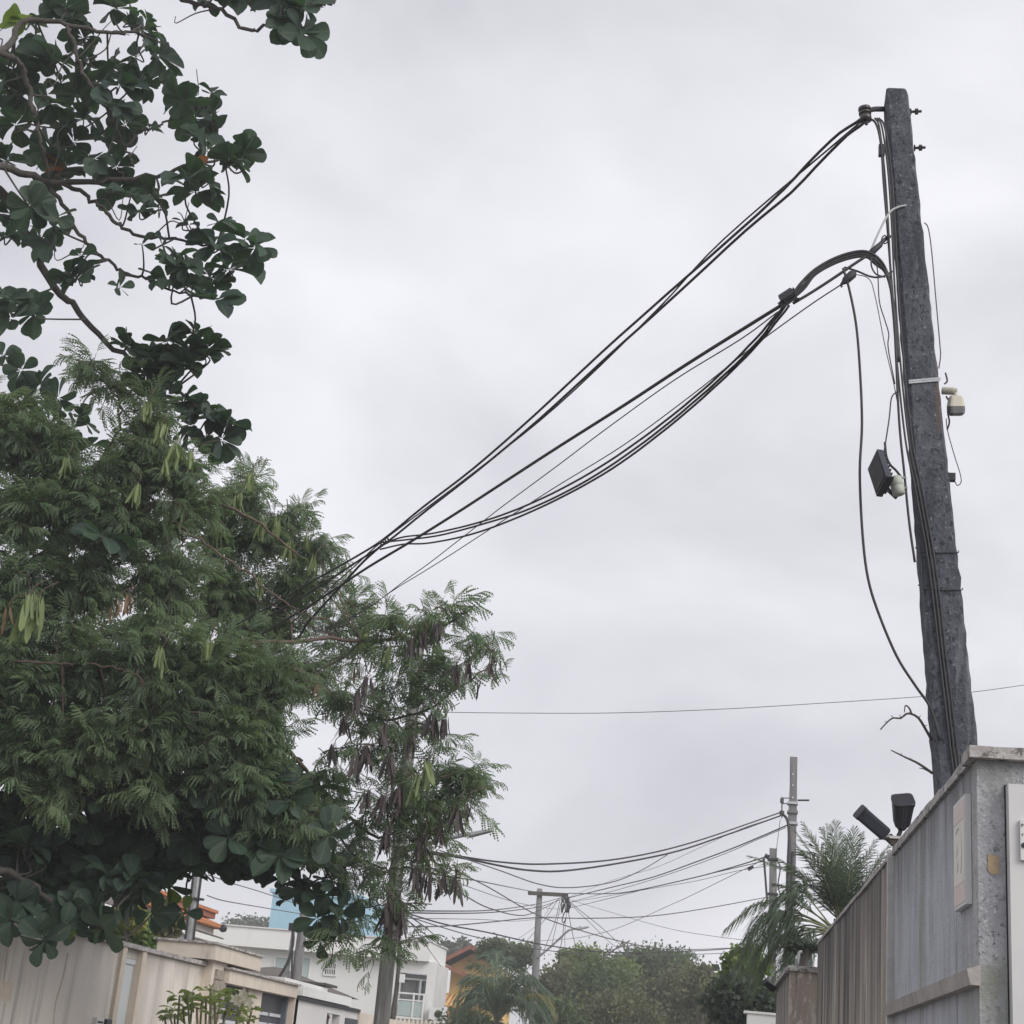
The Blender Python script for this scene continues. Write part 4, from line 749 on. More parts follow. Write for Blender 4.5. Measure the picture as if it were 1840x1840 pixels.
YR = 33.
rp = thing('utility_pole', (1.8, YR, 0), 'tall grey concrete pole with insulator left of the right hand palm', 'utility pole')
a, c = PY(1418, 1700, YR), PY(1426.5, 1361, YR); s_ = (c-a)/(c[2]-a[2]); base = a-s_*a[2]
b = MB(); 
def rectpole(b, base, top, w0, w1, d0, d1, n=14):
    V = []; base = np.asarray(base); top = np.asarray(top)
    for i in range(n+1):
        t = i/n; p = base+(top-base)*t; w_, d_ = (w0+(w1-w0)*t)/2, (d0+(d1-d0)*t)/2
        for x, y in ((-w_, -d_), (w_, -d_), (w_, d_), (-w_, d_)): V.append(p+np.array([x+rng.normal(0, .004), y, 0]))
    F = [(i*4+j, i*4+(j+1) % 4, (i+1)*4+(j+1) % 4, (i+1)*4+j) for i in range(n) for j in range(4)]+[(n*4, n*4+1, n*4+2, n*4+3)]; b.add(V, F)
rectpole(b, base, c, .26, .145, .24, .14); obj('shaft', b, 'far_conc', rp)
for py in (1391, 1411, 1433):
    q = PY(1424.5, py, YR-.085); b = MB(); b.cyl(q, q+np.array([0, -.012, 0]), .017, 8); obj('bolt_hole', b, 'panel_white', rp)
for py, m_ in ((1444, 'strap'), (1460, 'far_conc'), (1480, 'strap')):
    q = PY(1424, py, YR); b = MB(); b.box(q+(-.105, -.12, -.025), q+(.105, .12, .025)); obj('strap_band', b, m_, rp)
b = MB(); b.cyl(PY(1433, 1438, YR), PY(1454, 1438, YR), .02, 6); obj('cross_bolt', b, 'darksteel', rp)
b = MB(); b.cyl(PY(1405, 1432, YR), PY(1405, 1470, YR), .014, 6); b.cyl(PY(1405, 1434, YR), PY(1418, 1434, YR), .01, 5); b.cyl(PY(1405, 1444, YR), PY(1418, 1444, YR), .01, 5); ir = obj('insulator_rod', b, 'darksteel', rp)
for py in (1437, 1441, 1459, 1463):
    q = PY(1405, py, YR); b = MB(); b.cyl(q+(0, 0, -.022), q+np.array([0, 0, .022]), .05 if py > 1450 else .04, 10); obj('insulator', b, 'ceramic', ir)
b = MB(); b.tube(bez([PY(1406, 1463, YR-.1), PY(1413, 1470, YR-.12), PY(1417, 1485, YR-.14), PY(1418, 1520, YR-.14), PY(1417, 1600, YR-.15), PY(1416, 1680, YR-.15)], 24), .032, 6); b.tube([PY(1424, 1530, YR-.14), PY(1422, 1620, YR-.15)], .03, 6); obj('riser_cable', b, 'rubber', rp)
YT = 36.
tp = thing('utility_pole', (1.4, YT, 0), 'shorter pale concrete pole behind the drooping palm fronds', 'utility pole')
a, c = PY(1387, 1700, YT), PY(1389.5, 1525, YT); s_ = (c-a)/(c[2]-a[2]); base = a-s_*a[2]
b = MB(); rectpole(b, base, c, .2, .155, .2, .15); obj('shaft', b, 'far_conc', tp)
for py in (1545, 1607):
    q = PY(1388.5, py, YT); b = MB(); b.box(q+(-.11, -.12, -.02), q+(.11, .12, .02)); obj('strap_band', b, 'darksteel', tp)
b = MB(); b.cyl(PY(1374, 1537, YT), PY(1382, 1541, YT), .05, 8); b.tube(bez([PY(1372, 1540, YT-.1), PY(1374, 1560, YT-.1), PY(1377, 1600, YT-.1), PY(1379, 1625, YT-.1)], 12), .025, 5); b.tube(bez([PY(1396, 1545, YT), PY(1402, 1560, YT), PY(1398, 1590, YT), PY(1403, 1610, YT)], 12), .015, 5); obj('riser_cable', b, 'rubber', tp)

YX = 58.
xp = thing('utility_pole', (-5.9, YX, 0), 'distant pole with a crossarm carrying a tangle of wires', 'utility pole')
a, c = PY(961.5, 1765, YX), PY(970, 1597, YX); s_ = (c-a)/(c[2]-a[2]); base = a-s_*a[2]
b = MB(); b.tube([base, a, c], [.16, .14, .1], 10); obj('shaft', b, 'far_conc', xp, True)
b = MB(); A, Bq = PY(949, 1604.5, YX-.15), PY(1021, 1608.5, YX-.15); d_ = nrm(Bq-A); b.obox((A+Bq)/2, (Bq-A)/2, np.array([0, .06, 0]), np.cross(d_, (0, 1, 0))*.065); obj('crossarm', b, 'bark', xp)
b = MB()
for i in range(9):
    q = PY(1012+rng.random()*9, 1611+rng.random()*10, YX-.2); b.cyl(q+(0, 0, -.06), q+np.array([rng.normal(0, .04), 0, .08]), .035, 6)
for i in range(5):
    x = 1010+i*3.2; b.tube(bez([PY(x, 1612, YX-.2), PY(x-1+rng.normal(0, 1.5), 1628, YX-.2), PY(x+rng.normal(0, 2.5), 1640, YX-.2), PY(x+2, 1624, YX-.2)], 12), .02, 5)
b.tube([PY(1021, 1618, YX-.2), PY(1022.5, 1628, YX-.2), PY(1021, 1635, YX-.2)], [.05, .085, .04], 8)
b.tube(bez([PY(1016, 1637, YX-.2), PY(1012, 1645, YX-.2), PY(1010, 1655, YX-.2), PY(1014, 1658, YX-.2), PY(1017, 1648, YX-.2)], 12), .02, 5)
obj('wire_tangle', b, 'rubber', xp)
b = MB(); b.tube(bez([PY(965, 1722, YX-.1), PY(985, 1705, YX-.2), PY(1005, 1687, YX-.3), PY(1020, 1673, YX-.4), PY(1030, 1669.5, YX-.4), PY(1040, 1668.5, YX-.4)], 20), .04, 7); la = obj('lamp_arm', b, 'steel', xp, True)
A, Bq = PY(1036, 1669.5, YX-.4), PY(1059, 1665.5, YX-.4); dv = nrm(Bq-A); b = MB(); lampbody(b, A, Bq, np.cross(dv, (0, 0, 1)), np.cross(np.cross(dv, (0, 0, 1)), dv), .12, .06, .055, .025); b.cyl(PY(1043, 1668, YX-.4), PY(1043, 1664.5, YX-.4), .05, 8); obj('lamp_head', b, 'steel', la)

# ------------------------------------------------------------------ far wires
LP = lambda x, y: PY(x, y, YS-.1)
far = [
 ([(811, 1536), (900, 1549), (985, 1552.5), (1114, 1543), (1243, 1514)], LP(735, 1523), PY(1402, 1460, YR), .014, 'uppermost thick wire between the street pole and the tall right pole', 'rubber'),
 ([(837, 1543), (948, 1563.6), (1040, 1562), (1199, 1534), (1300, 1502)], LP(735, 1526), PY(1402, 1466, YR), .016, 'second thick wire between the street pole and the tall right pole', 'rubber'),
 ([(892, 1562), (966, 1588), (1022, 1595), (1096, 1586), (1150, 1565)], LP(790, 1528), PV(1199, 1536, LP(735, 1526), PY(1402, 1466, YR)), .009, 'slack wire sagging below the two thick wires', 'rubber_grey'),
 ([(1100, 1594), (1170, 1577), (1250, 1549), (1317, 1524), (1370, 1502)], PY(1022, 1613, YX-.2), PY(1414, 1483, YR-.1), .016, 'dark wire from the crossarm tangle up to the tall right pole', 'rubber'),
 ([(1120, 1596), (1207, 1569), (1300, 1535), (1360, 1509)], PY(1028, 1620, YX-.2), PY(1412, 1487, YR-.1), .009, 'thin wire just under the dark one to the tall right pole', 'rubber_grey'),
 ([(1100, 1582), (1180, 1558), (1260, 1522), (1330, 1490)], PY(1022, 1612, YX-.2), PY(1403, 1466, YR), .006, 'faint upper wire from the crossarm to the insulator of the tall right pole', 'rubber_grey'),
 ([(1080, 1606), (1133, 1602), (1243, 1578), (1310, 1560)], PY(1021, 1605, YX-.2), PY(1372, 1541, YT), .015, 'dark wire from the crossarm to the shorter pale pole', 'rubber'),
 ([(1100, 1613), (1170, 1595), (1280, 1569)], PY(1022, 1632, YX-.2), PY(1374, 1547, YT), .01, 'thin wire from the crossarm tangle to the shorter pale pole', 'rubber_grey'),
 ([(800, 1575), (855, 1582), (910, 1593)], LP(745, 1562), PY(957, 1602, YX), .012, 'wire from the street pole to the left end of the crossarm', 'rubber'),
 ([(833, 1608), (865, 1626), (892, 1636), (925, 1644), (950, 1643), (985, 1628)], LP(745, 1560), PY(1008, 1613, YX-.2), .013, 'sagging wire from the street pole passing under the crossarm', 'rubber'),
 ([(800, 1637), (874, 1636), (930, 1630), (975, 1622)], LP(728, 1636), PY(1009, 1613, YX-.2), .011, 'upper of two level wires left of the crossarm pole', 'rubber'),
 ([(800, 1641), (874, 1640), (930, 1635), (975, 1628)], LP(728, 1640), PY(1009, 1616, YX-.2), .011, 'lower of two level wires left of the crossarm pole', 'rubber'),
 ([(800, 1661), (874, 1675), (985, 1699), (1096, 1711), (1207, 1710), (1280, 1707)], LP(728, 1640), PY(1340, 1702, 44), .011, 'long low wire dipping from the street pole behind the tree tops', 'rubber'),
 ([(800, 1668), (874, 1688), (985, 1708), (1096, 1717), (1200, 1716)], LP(728, 1645), PY(1330, 1712, 44), .008, 'lowest faint wire dipping into the tree tops', 'rubber_grey'),
 ([(866, 1588), (955, 1639), (1022, 1665), (1114, 1691), (1207, 1706)], LP(760, 1540), PY(1330, 1703, 44), .01, 'diagonal wire crossing below the crossarm towards the right trees', 'rubber_grey'),
 ([(1240, 1610), (1207, 1625), (1114, 1666), (1060, 1681), (1010, 1688)], PY(1372, 1545, YT), PY(930, 1692, 62), .008, 'rising thin wire from the distant trees to the shorter pale pole', 'rubber_grey'),
 ([(800, 1664), (880, 1657), (963, 1649), (1059, 1650), (1170, 1646), (1270, 1632)], LP(728, 1665), PY(1384, 1611, YT), .009, 'level thin wire running behind the crossarm pole to the shorter pole', 'rubber_grey'),
 ([(1040, 1634), (1073, 1660), (1100, 1684)], PY(1022, 1618, YX-.2), PY(1124, 1706, 64), .014, 'upper of two drop wires falling right from the crossarm', 'rubber'),
 ([(1038, 1637), (1068, 1666), (1090, 1688)], PY(1020, 1618, YX-.2), PY(1112, 1706, 64), .012, 'lower of two drop wires falling right from the crossarm', 'rubber'),
 ([(996, 1660)], PY(1006, 1618, YX-.2), PY(974, 1716, 60), .011, 'steep drop wire left of the tangle ending by the lamp arm', 'rubber_grey'),
 ([(1000, 1660)], PY(1008, 1622, YX-.2), PY(990, 1704, 60), .01, 'steeper thin drop wire beside the tangle', 'rubber_grey'),
 ([(1010, 1687)], PY(1014, 1655, YX-.2), PY(1003, 1722, 60), .012, 'drop wire hanging straight below the tangle coil', 'rubber'),
 ([(1027, 1669)], PY(1021, 1637, YX-.2), PY(1039, 1722, 60), .012, 'drop wire falling steeply right of the tangle', 'rubber'),
 ([(982, 1648), (962, 1673)], PY(1003, 1616, YX-.2), PY(942, 1696, 60), .012, 'drop wire slanting left across the crossarm pole', 'rubber'),
 ([(971, 1656), (950, 1674)], PY(993, 1621, YX-.2), PY(926, 1690, 60), .008, 'faint drop wire slanting left above the palm', 'rubber_grey'),
 ([(760, 1676), (775, 1687)], LP(730, 1652), PY(792, 1700, 58), .012, 'service wire from the street pole to the white house parapet', 'rubber'),
 ([(765, 1667), (790, 1688)], LP(730, 1642), PY(811, 1704, 66), .012, 'service wire from the street pole passing right of the white parapet', 'rubber'),
 ([(760, 1690), (776, 1714)], LP(738, 1658), PY(793, 1737, 59.8), .01, 'service wire falling across the white parapet', 'rubber_grey'),
 ([(735, 1695), (725, 1715)], LP(745, 1670), PY(719, 1740, 40), .008, 'short wire from the street pole to the wrapped post', 'rubber_grey'),
 ([(400, 1618), (450, 1627)], PY(372, 1609, YM), PY(540, 1642, 31), .007, 'lower thin wire from the slim metal pole across the pale gap', 'rubber_grey'),
 ([(420, 1588), (470, 1603)], PY(374, 1572, YM), PY(545, 1628, 31), .007, 'upper thin wire from the slim metal pole across the pale gap', 'rubber_grey'),
 ([(1396, 1520), (1393, 1540)], PY(1402, 1472, YR), PY(1392, 1560, YT), .006, 'hair thin wire hanging from the insulator of the tall right pole', 'rubber_grey'),
 ([(860, 1600), (930, 1622), (985, 1632)], LP(748, 1556), PY(1012, 1634, YX-.2), .007, 'faint sagging line ending in the coil below the crossarm', 'rubber_grey'),
 ([(1100, 1640), (1200, 1668), (1280, 1682)], PY(1022, 1616, YX-.2), PY(1345, 1690, 44), .007, 'faint line falling long to the right from the crossarm tangle', 'rubber_grey'),
 ([(860, 1652), (930, 1655), (985, 1648)], LP(728, 1650), PY(1013, 1640, YX-.2), .006, 'faint level line left of the coil below the crossarm', 'rubber_grey'),
 ([(1015, 1680)], PY(1018, 1640, YX-.2), PY(1016, 1718, YX+.5), .008, 'plumb thin drop line below the middle of the tangle', 'rubber_grey'),
 ([(1150, 1600), (1250, 1583), (1320, 1566)], PY(1022, 1622, YX-.2), PY(1378, 1556, YT), .007, 'lowest faint line from the crossarm to the shorter pale pole', 'rubber_grey'),
]
for pts, a, c, r, lab, m_ in far: span('overhead_wire', pts, a, c, r, lab, m_, 'distant overhead wires', 40, 4, 'wire')
c = PV(1349, 1560, PY(1372, 1545, YT), PY(930, 1692, 62)); b = MB(); b.obox(c, (.06, 0, .04), (0, .025, 0), (-.018, 0, .028)); single('wire_splice', b, 'darksteel', 'small dark splice on a thin wire left of the shorter pale pole', 'connector')

# ================================================================== vegetation
def frames(d, up, roll=None):           # rows of direction -> (K,3,3) column frames x=d, z~up
    d = d/np.linalg.norm(d, axis=1)[:, None]; y = np.cross(up, d); y /= np.linalg.norm(y, axis=1)[:, None]+1e-9; z = np.cross(d, y)
    if roll is not None:
        c, s = np.cos(roll)[:, None], np.sin(roll)[:, None]; y, z = y*c+z*s, -y*s+z*c
    return np.stack([d, y, z], 2)
def stamp(T, F, R, s, t):               # template verts, faces, frames, scales, positions
    V = np.einsum('kij,nj->kni', R, T)*s[:, None, None]+t[:, None, :]; n = len(T); K = len(R)
    return V.reshape(-1, 3), (F[None]+(np.arange(K)*n)[:, None, None]).reshape(-1, F.shape[1])
def rv(n): v = rng.normal(size=(n, 3)); return v/np.linalg.norm(v, axis=1)[:, None]
def join(parts):                        # list of (V, F(k x c), matindex)
    Vs = []; Fs = []; mi = []; o = 0
    for V, F, m in parts: Vs.append(V); Fs.append(F+o); mi.append(np.full(len(F), m)); o += len(V)
    return np.concatenate(Vs), Fs, np.concatenate(mi)
def mat4(R, s, t):
    m = np.eye(4); m[:3, :3] = R*s; m[:3, 3] = t; return Matrix(m.tolist())

# ---- sea almond leaf
def almond_leaf(curl=.12, fold=.10, wav=.0):
    st = [(0, .02), (.12, .05), (.3, .17), (.5, .265), (.7, .33), (.85, .315), (.95, .21), (1, .04)]; V = []
    for i, (t, w_) in enumerate(st):
        z = -curl*t*t; q = wav*math.sin(i*2.1)
        V += [(t, -w_, z+fold*w_+q), (t, 0, z), (t, w_, z+fold*w_-q)]
    F = []
    for i in range(len(st)-1):
        a = 3*i; F += [(a, a+3, a+4, a+1), (a+1, a+4, a+5, a+2)]
    return np.array(V), np.array(F)
ALV = [almond_leaf(.12, .3), almond_leaf(.28, .5, .012), almond_leaf(.02, .15, .01), almond_leaf(.4, .7, .02)]
AF = ALV[0][1]
al_me = {}
for k, (V, F) in enumerate(ALV):
    for m_ in ('almond', 'almond_bright', 'almond_orange'): al_me[k, m_] = npmesh('almond_leaf', V, [F], m_, smooth=True, rib=np.tile([0, 1, 0], len(V)//3))

at_ = thing('sea_almond_tree', (-5.35, 9.6, .13), 'broad leaved tree with big dark rosettes of leaves over the left wall', 'tree')
# limbs traced from the photo: (px, py, Y)
limbs = [
 ([(-330, 260, 10.2), (-160, 290, 11.4), (0, 345, 12.6), (50, 430, 12.9), (100, 515, 13.1), (140, 560, 13.2), (190, 615, 13.3), (250, 655, 13.3), (320, 700, 13.4), (390, 770, 13.4)], .06, .012),
 ([(-330, 260, 10.2), (-150, 280, 11.2), (0, 298, 12.2), (60, 318, 12.5), (120, 328, 12.6), (200, 322, 12.7), (280, 318, 12.8), (330, 300, 12.8), (400, 285, 12.9)], .05, .012),
 ([(110, 328, 12.6), (150, 350, 12.7), (190, 380, 12.8), (215, 408, 12.8), (270, 425, 12.9), (320, 430, 12.9), (375, 440, 12.9), (430, 450, 12.9)], .024, .009),
 ([(60, 318, 12.5), (110, 360, 12.7), (140, 415, 12.8), (175, 455, 12.9), (215, 485, 12.9), (260, 500, 12.9), (300, 520, 12.9), (350, 530, 12.9)], .024, .009),
 ([(-330, 150, 10.2), (-150, 120, 11), (0, 95, 11.8), (40, 40, 12), (120, 45, 12.1), (200, 60, 12.2), (250, 60, 12.3)], .05, .012),
 ([(0, 95, 11.8), (40, 120, 12), (60, 200, 12.2), (75, 260, 12.3), (90, 320, 12.5)], .03, .014),
 ([(225, 265, 12.6), (250, 235, 12.6), (280, 230, 12.7), (320, 205, 12.7), (360, 190, 12.7)], .016, .008),
 ([(120, 45, 12.1), (150, 130, 12.2), (190, 190, 12.4), (225, 265, 12.6), (240, 300, 12.6)], .02, .01),
 ([(-300, -120, 10.5), (0, -90, 11.5), (250, -40, 12), (340, 5, 12.1), (385, 15, 12.1), (440, 52, 12.1), (480, 48, 12.1), (520, 40, 12.1)], .035, .012),
 ([(440, -20, 12.1), (520, -5, 12.1), (565, 8, 12.1), (590, 8, 12.1), (604, 0, 12.2)], .012, .006),
 ([(-250, 900, 11), (-60, 960, 12.6), (40, 1010, 13.4), (110, 985, 13.2), (175, 965, 12.6)], .04, .01),
 ([(-300, 1150, 11), (-60, 1330, 12.6), (100, 1420, 13.6), (250, 1480, 14), (400, 1530, 14.2), (520, 1570, 14.4), (590, 1640, 14.4)], .07, .014),
 ([(-300, 1150, 11), (-80, 1500, 12.6), (40, 1580, 13.2), (120, 1640, 13.3), (190, 1670, 13.3)], .05, .012),
]
tr0 = np.array([-5.35, 9.6, 0.13])
b = MB(); tk = [tr0, tr0+(0.03, .02, 1.2), tr0+(-.05, 0, 2.6), tr0+(.08, .05, 4.2), tr0+(-.02, .1, 6.2)]; b.tube(bez(tk, 16), list(np.linspace(.2, .1, 17)), 12); obj('trunk', b, 'bark', at_, True)
limbpts = []
for pts, ra, rb in limbs:
    P = [PY(*p) for p in pts]
    if pts[0][0] <= -250: P = [tr0+np.array([0, .05, min(6, P[0][2]-.6)])]+P
    Q = np.array(bez(P, 44)); Q[2:-1] += rng.normal(0, .012, (len(Q)-3, 3)); limbpts.append(Q)
    b = MB(); b.tube(Q, list(np.linspace(ra, rb, len(Q))), 8); obj('limb', b, 'bark', at_, True)
allimb = np.concatenate([q[6:] for q in limbpts])
# rosettes: (px, py, Y, size, leaves)
ros = []
upper = [(45,40),(60,100),(25,125),(95,105),(130,35),(118,15),(205,15),(232,40),(258,55),(150,68),(110,150),(160,112),(205,118),(245,105),(283,100),(290,135),(252,150),(215,155),(180,150),(138,172),(88,185),(40,172),(8,165),(28,225),(12,290),(100,215),(150,215),(205,190),(225,225),(182,245),(132,255),(170,285),(120,300),(210,300),(90,268),
 (330,180),(348,212),(378,205),(352,245),(372,272),(430,290),(442,275),(412,285),(338,320),(352,345),(375,330),(235,352),(250,380),(215,340),(272,355),(80,352),(98,392),(55,372),(72,428),(92,440),(20,385),(8,425),
 (385,440),(428,470),(458,445),(412,485),(440,430),(332,482),(302,502),(345,512),(385,540),(378,500),(315,470),(125,495),(140,500),(40,545),(12,540),(62,562),(20,572)]
for x, y in upper: ros.append((x, y, 12.1+.9*rng.random(), .155+.085*rng.random(), 12))
for x, y, n in ((145,460,5),(215,517,5),(255,440,4),(330,398,4),(268,232,4),(380,168,6),(395,400,5),(290,440,4),(340,405,3),(265,42,4)): ros.append((x, y, 12.6, .125, n))
for x, y in ((375,0),(432,-6),(520,45),(545,15),(505,20),(540,60),(395,-25),(480,-15)): ros.append((x, y, 12.1, .21, 12))
for x, y in ((228,622),(262,640),(300,615),(335,628),(368,640),(290,665),(330,660),(262,672),(350,600),(300,698),(375,625)): ros.append((x, y, 13.3, .195, 13))
for x, y in ((330,722),(352,738),(385,752),(412,762),(370,785),(398,790),(345,765)): ros.append((x, y, 13.4, .185, 12))
for x, y in ((5,640),(38,665),(72,690),(105,715),(150,755),(90,760),(130,770),(165,800),(30,720),(200,850),(175,900),(260,940),(230,1000)): ros.append((x, y, 14.2, .18, 9))
ros.append((183, 962, 12.45, .22, 7)); ros.append((135, 930, 12.7, .2, 5))
low = [(80,1690,13.1,.20,7),(110,1668,13.2,.2,6),(185,1668,13.2,.2,7),(170,1640,13.3,.2,8),(130,1640,13.3,.2,8),(270,1640,13.8,.17,7),(240,1610,13.8,.19,8),(60,1640,13.3,.2,8),(30,1620,13.2,.2,8),
 (340,1570,14,.17,6),(300,1590,14,.17,6),(390,1555,14.1,.18,7),(430,1560,14.2,.18,8),(470,1545,14.2,.18,8),(505,1580,14.3,.17,7),(545,1600,14.3,.19,8),(580,1612,14.3,.19,8),(600,1585,14.3,.19,8),(570,1650,14.3,.17,7),(610,1640,14.3,.18,7),(575,1690,14.4,.13,5),(525,1615,14.3,.18,5),(590,1560,14.3,.18,8),(560,1530,14.3,.18,8),(290,1560,14,.19,8),(330,1640,13.9,.14,5),(20,1655,13.1,.18,6)]
ros += low
for i in range(420):
    x = rng.uniform(-60, 600); y = rng.uniform(1300, 1640)
    if y > 1625-max(0, (x-200))*.27+(max(0, x-330)*.14): continue
    if x > 300 and y > 1540-.1*(x-300)*0 and rng.random() < .6: continue
    if y < 1330+.25*x*.5 and x > 420: continue
    ros.append((x, y, rng.uniform(13.2, 15.6), .18+.05*rng.random(), 9))
for i in range(46): ros.append((rng.uniform(-80, 430), rng.uniform(880, 1300), rng.uniform(14.2, 15.8), .2, 9))
LR = []; LS = []; LT = []; LK = []; LM = []; LPri = []; twb = MB()
cen_dir = PY(-330, 260, 10.2)
for i, (px, py, Y, s, n) in enumerate(ros):
    c = PY(px, py, Y); d2 = ((allimb-c)**2).sum(1); q = allimb[np.argmin(d2)]; dist = math.sqrt(d2.min())
    ax = nrm(nrm(c-q)*.35+np.array([0, 0, .55])+rng.normal(0, .3, 3)+(np.array([0, -.25, 0]))); hang = py > 1630
    if hang: ax = nrm(np.array([rng.normal(0, .3), -.75, -.25]))
    if i == len(upper)+10+8+11+7+13: ax = nrm(np.array([.35, -.35, .75]))
    if dist < 1.0 and dist > .05:
        mid = (c+q)/2+rng.normal(0, .09*dist+.02, 3)+(0, 0, -.06*dist); back = c-ax*.08
        P = bez([q, mid, back, c], 12); twb.tube(P, list(np.linspace(.011, .006, len(P))), 5)
    ph = rng.random()*6.28
    e1_ = nrm(np.cross(ax, (.3, .5, .2))); e2_ = np.cross(ax, e1_)
    for k in range(n):
        a = ph+k*2.4+rng.normal(0, .15); lift = rng.uniform(-.3, .75)
        d = nrm((e1_*math.cos(a)+e2_*math.sin(a))+ax*lift); upv = nrm(ax+rng.normal(0, .25, 3))
        R = frames(d[None], upv[None], np.array([rng.normal(0, .4)]))[0]
        LR.append(R); LS.append(s*rng.uniform(.65, 1.15)*1.18); LT.append(c+d*s*.08); LK.append(rng.integers(4))
        LM.append('almond'); LPri.append((2 if i < len(upper)+49+2+len(low) else 0)+(.5 if hang else 0)+rng.random()*.4)
# a few young and withered leaves, as seen
def setnear(px, py, m_, n=1):
    pr = []
    for t in LT:
        d = np.asarray(t)-EYE; z = d@fw; pr.append((920+FPX*(d@RT)/z-px)**2+(920-FPX*(d@UP)/z-py)**2)
    for i in np.argsort(pr)[:n]: LM[i] = m_; LPri[i] = 3
setnear(15, 62, 'almond_bright', 7); setnear(130, 1660, 'almond_bright', 1); setnear(300, 1600, 'almond_bright', 2); setnear(330, 1615, 'almond_bright', 1)
for p in ((397, 215), (100, 300), (342, 290), (105, 305)): setnear(*p, 'almond_orange', 1)
order = np.argsort(-np.array(LPri)); sel = set(order[:300].tolist())
parts = []
for k in range(4):
    idx = [i for i in range(len(LR)) if i not in sel and LK[i] == k]
    if idx: V, F = stamp(ALV[k][0], AF, np.array([LR[i] for i in idx]), np.array([LS[i] for i in idx]), np.array([LT[i] for i in idx])); parts.append((V, F, 0))
V, Fs, mi = join(parts); tag(link('crown', npmesh('crown', V, Fs, ['almond'], mi, True, np.tile([0, 1, 0], len(V)//3)), at_), kind='stuff')
for i in sel: link('leaf', al_me[LK[i], LM[i]], at_, mat4(LR[i], LS[i], LT[i]))
for i in range(26):     # bare curling twig ends
    q = allimb[rng.integers(len(allimb))]; d = rv(1)[0]*.25; d[1] *= .4
    P = bez([q, q+d+(0, 0, .05), q+d*1.7+rng.normal(0, .06, 3), q+d*2+(0, 0, .12)], 12); twb.tube(P, list(np.linspace(.008, .004, len(P))), 5)
tag(obj('twigs', twb, 'twig', at_, True), kind='stuff')

# ---- feathery leucaena leaf: bipinnate, every pinna a notched blade
def leuc_leaf(np_=6, nl=6, seed=0):
    g = np.random.default_rng(seed); V = []; F = []
    def P(*p): V.append(p); return len(V)-1
    for s in range(np_):
        t = .2+.8*s/(np_-1); z0 = -.10*t*t
        for sg in (-1, 1):
            ln = (.6-.2*abs(t-.55))*g.uniform(.85, 1.1); ang = math.radians(60-22*t+g.normal(0, 6)); dr = g.uniform(.35, 1.0); md = []; pos = []
            for i in range(nl+1):
                u = i/nl; a = ang-.3*u; pos.append((t+math.cos(a)*ln*u, sg*math.sin(a)*ln*u, z0-dr*u*u*ln)); md.append(P(*pos[-1]))
            for i in range(nl):
                a = ang-.3*i/nl; dx, dy = math.cos(a), sg*math.sin(a); w_ = .068*math.sin(math.pi*(.25+.62*i/nl))
                for q in (-1, 1):
                    x, y, z = pos[i]; k = P(x+dx*ln/nl*.75-dy*w_*q, y+dy*ln/nl*.75+dx*w_*q, z+.012); F.append((md[i], md[i+1], k) if q > 0 else (md[i+1], md[i], k))
    a = P(0, -.009, 0); b_ = P(0, .009, 0); c = P(1, 0, -.1); F.append((a, b_, c))
    return np.array(V), np.array(F)
LV, LF = leuc_leaf(7, 6, 1); LV2, LF2 = leuc_leaf(6, 6, 2)
lt = thing('leucaena_tree', (-6.0, 10.8, .13), 'feathery leaved tree hung with bunches of flat pods in front of the left wall', 'tree')
t0 = np.array([-6.0, 10.8, .13]); b = MB(); b.tube(bez([t0, t0+(.05, .1, 1.2), t0+(-.05, .2, 2.4), t0+(.1, .3, 4)], 16), list(np.linspace(.14, .08, 17)), 10); obj('trunk', b, 'bark', lt, True)
llimb = [
 ([(-200, 1150, 12), (-20, 1050, 12.8), (110, 980, 13), (230, 930, 13), (300, 905, 13.1), (380, 905, 13.2), (450, 930, 13.3), (540, 1000, 13.5)], .035, .01),
 ([(-20, 1050, 12.8), (120, 900, 12.9), (200, 800, 13), (215, 730, 13), (170, 660, 13)], .02, .006),
 ([(-200, 1300, 12.2), (0, 1200, 13), (150, 1200, 13.2), (300, 1190, 13.4), (420, 1160, 13.6), (560, 1150, 14), (680, 1150, 14.4), (800, 1120, 14.6), (850, 1090, 14.7)], .04, .008),
 ([(420, 1160, 13.6), (520, 1200, 14), (600, 1250, 14.3), (680, 1290, 14.5), (760, 1280, 14.6), (830, 1230, 14.7), (890, 1190, 14.8)], .022, .007),
 ([(300, 1190, 13.4), (420, 1290, 13.8), (500, 1330, 14.1), (580, 1420, 14.4), (650, 1490, 14.5), (700, 1500, 14.5), (780, 1440, 14.6), (860, 1400, 14.7)], .024, .007),
 ([(580, 1420, 14.4), (620, 1520, 14.5), (690, 1560, 14.6), (760, 1560, 14.6), (820, 1580, 14.6)], .014, .006),
 ([(500, 1330, 14.1), (560, 1480, 14.3), (600, 1590, 14.4), (640, 1630, 14.5), (700, 1625, 14.6)], .012, .006),
 ([(240, 860, 13), (330, 950, 13), (430, 1020, 13.1), (520, 1090, 13.2), (600, 1120, 13.4)], .012, .006),
 ([(-100, 1180, 12.2), (60, 1190, 12.4), (180, 1195, 12.5), (250, 1215, 12.6)], .012, .006),
]
LLP = []
for pts, ra, rb in llimb:
    P = [PY(*p) for p in pts]
    if pts[0][0] <= -200: P = [t0+(.1, .3, 3.4)]+P
    Q = np.array(bez(P, 40)); Q[2:-1] += rng.normal(0, .01, (len(Q)-3, 3)); LLP.append(Q); b = MB(); b.tube(Q, list(np.linspace(ra, rb, len(Q))), 7); obj('limb', b, 'redtwig', lt, True)
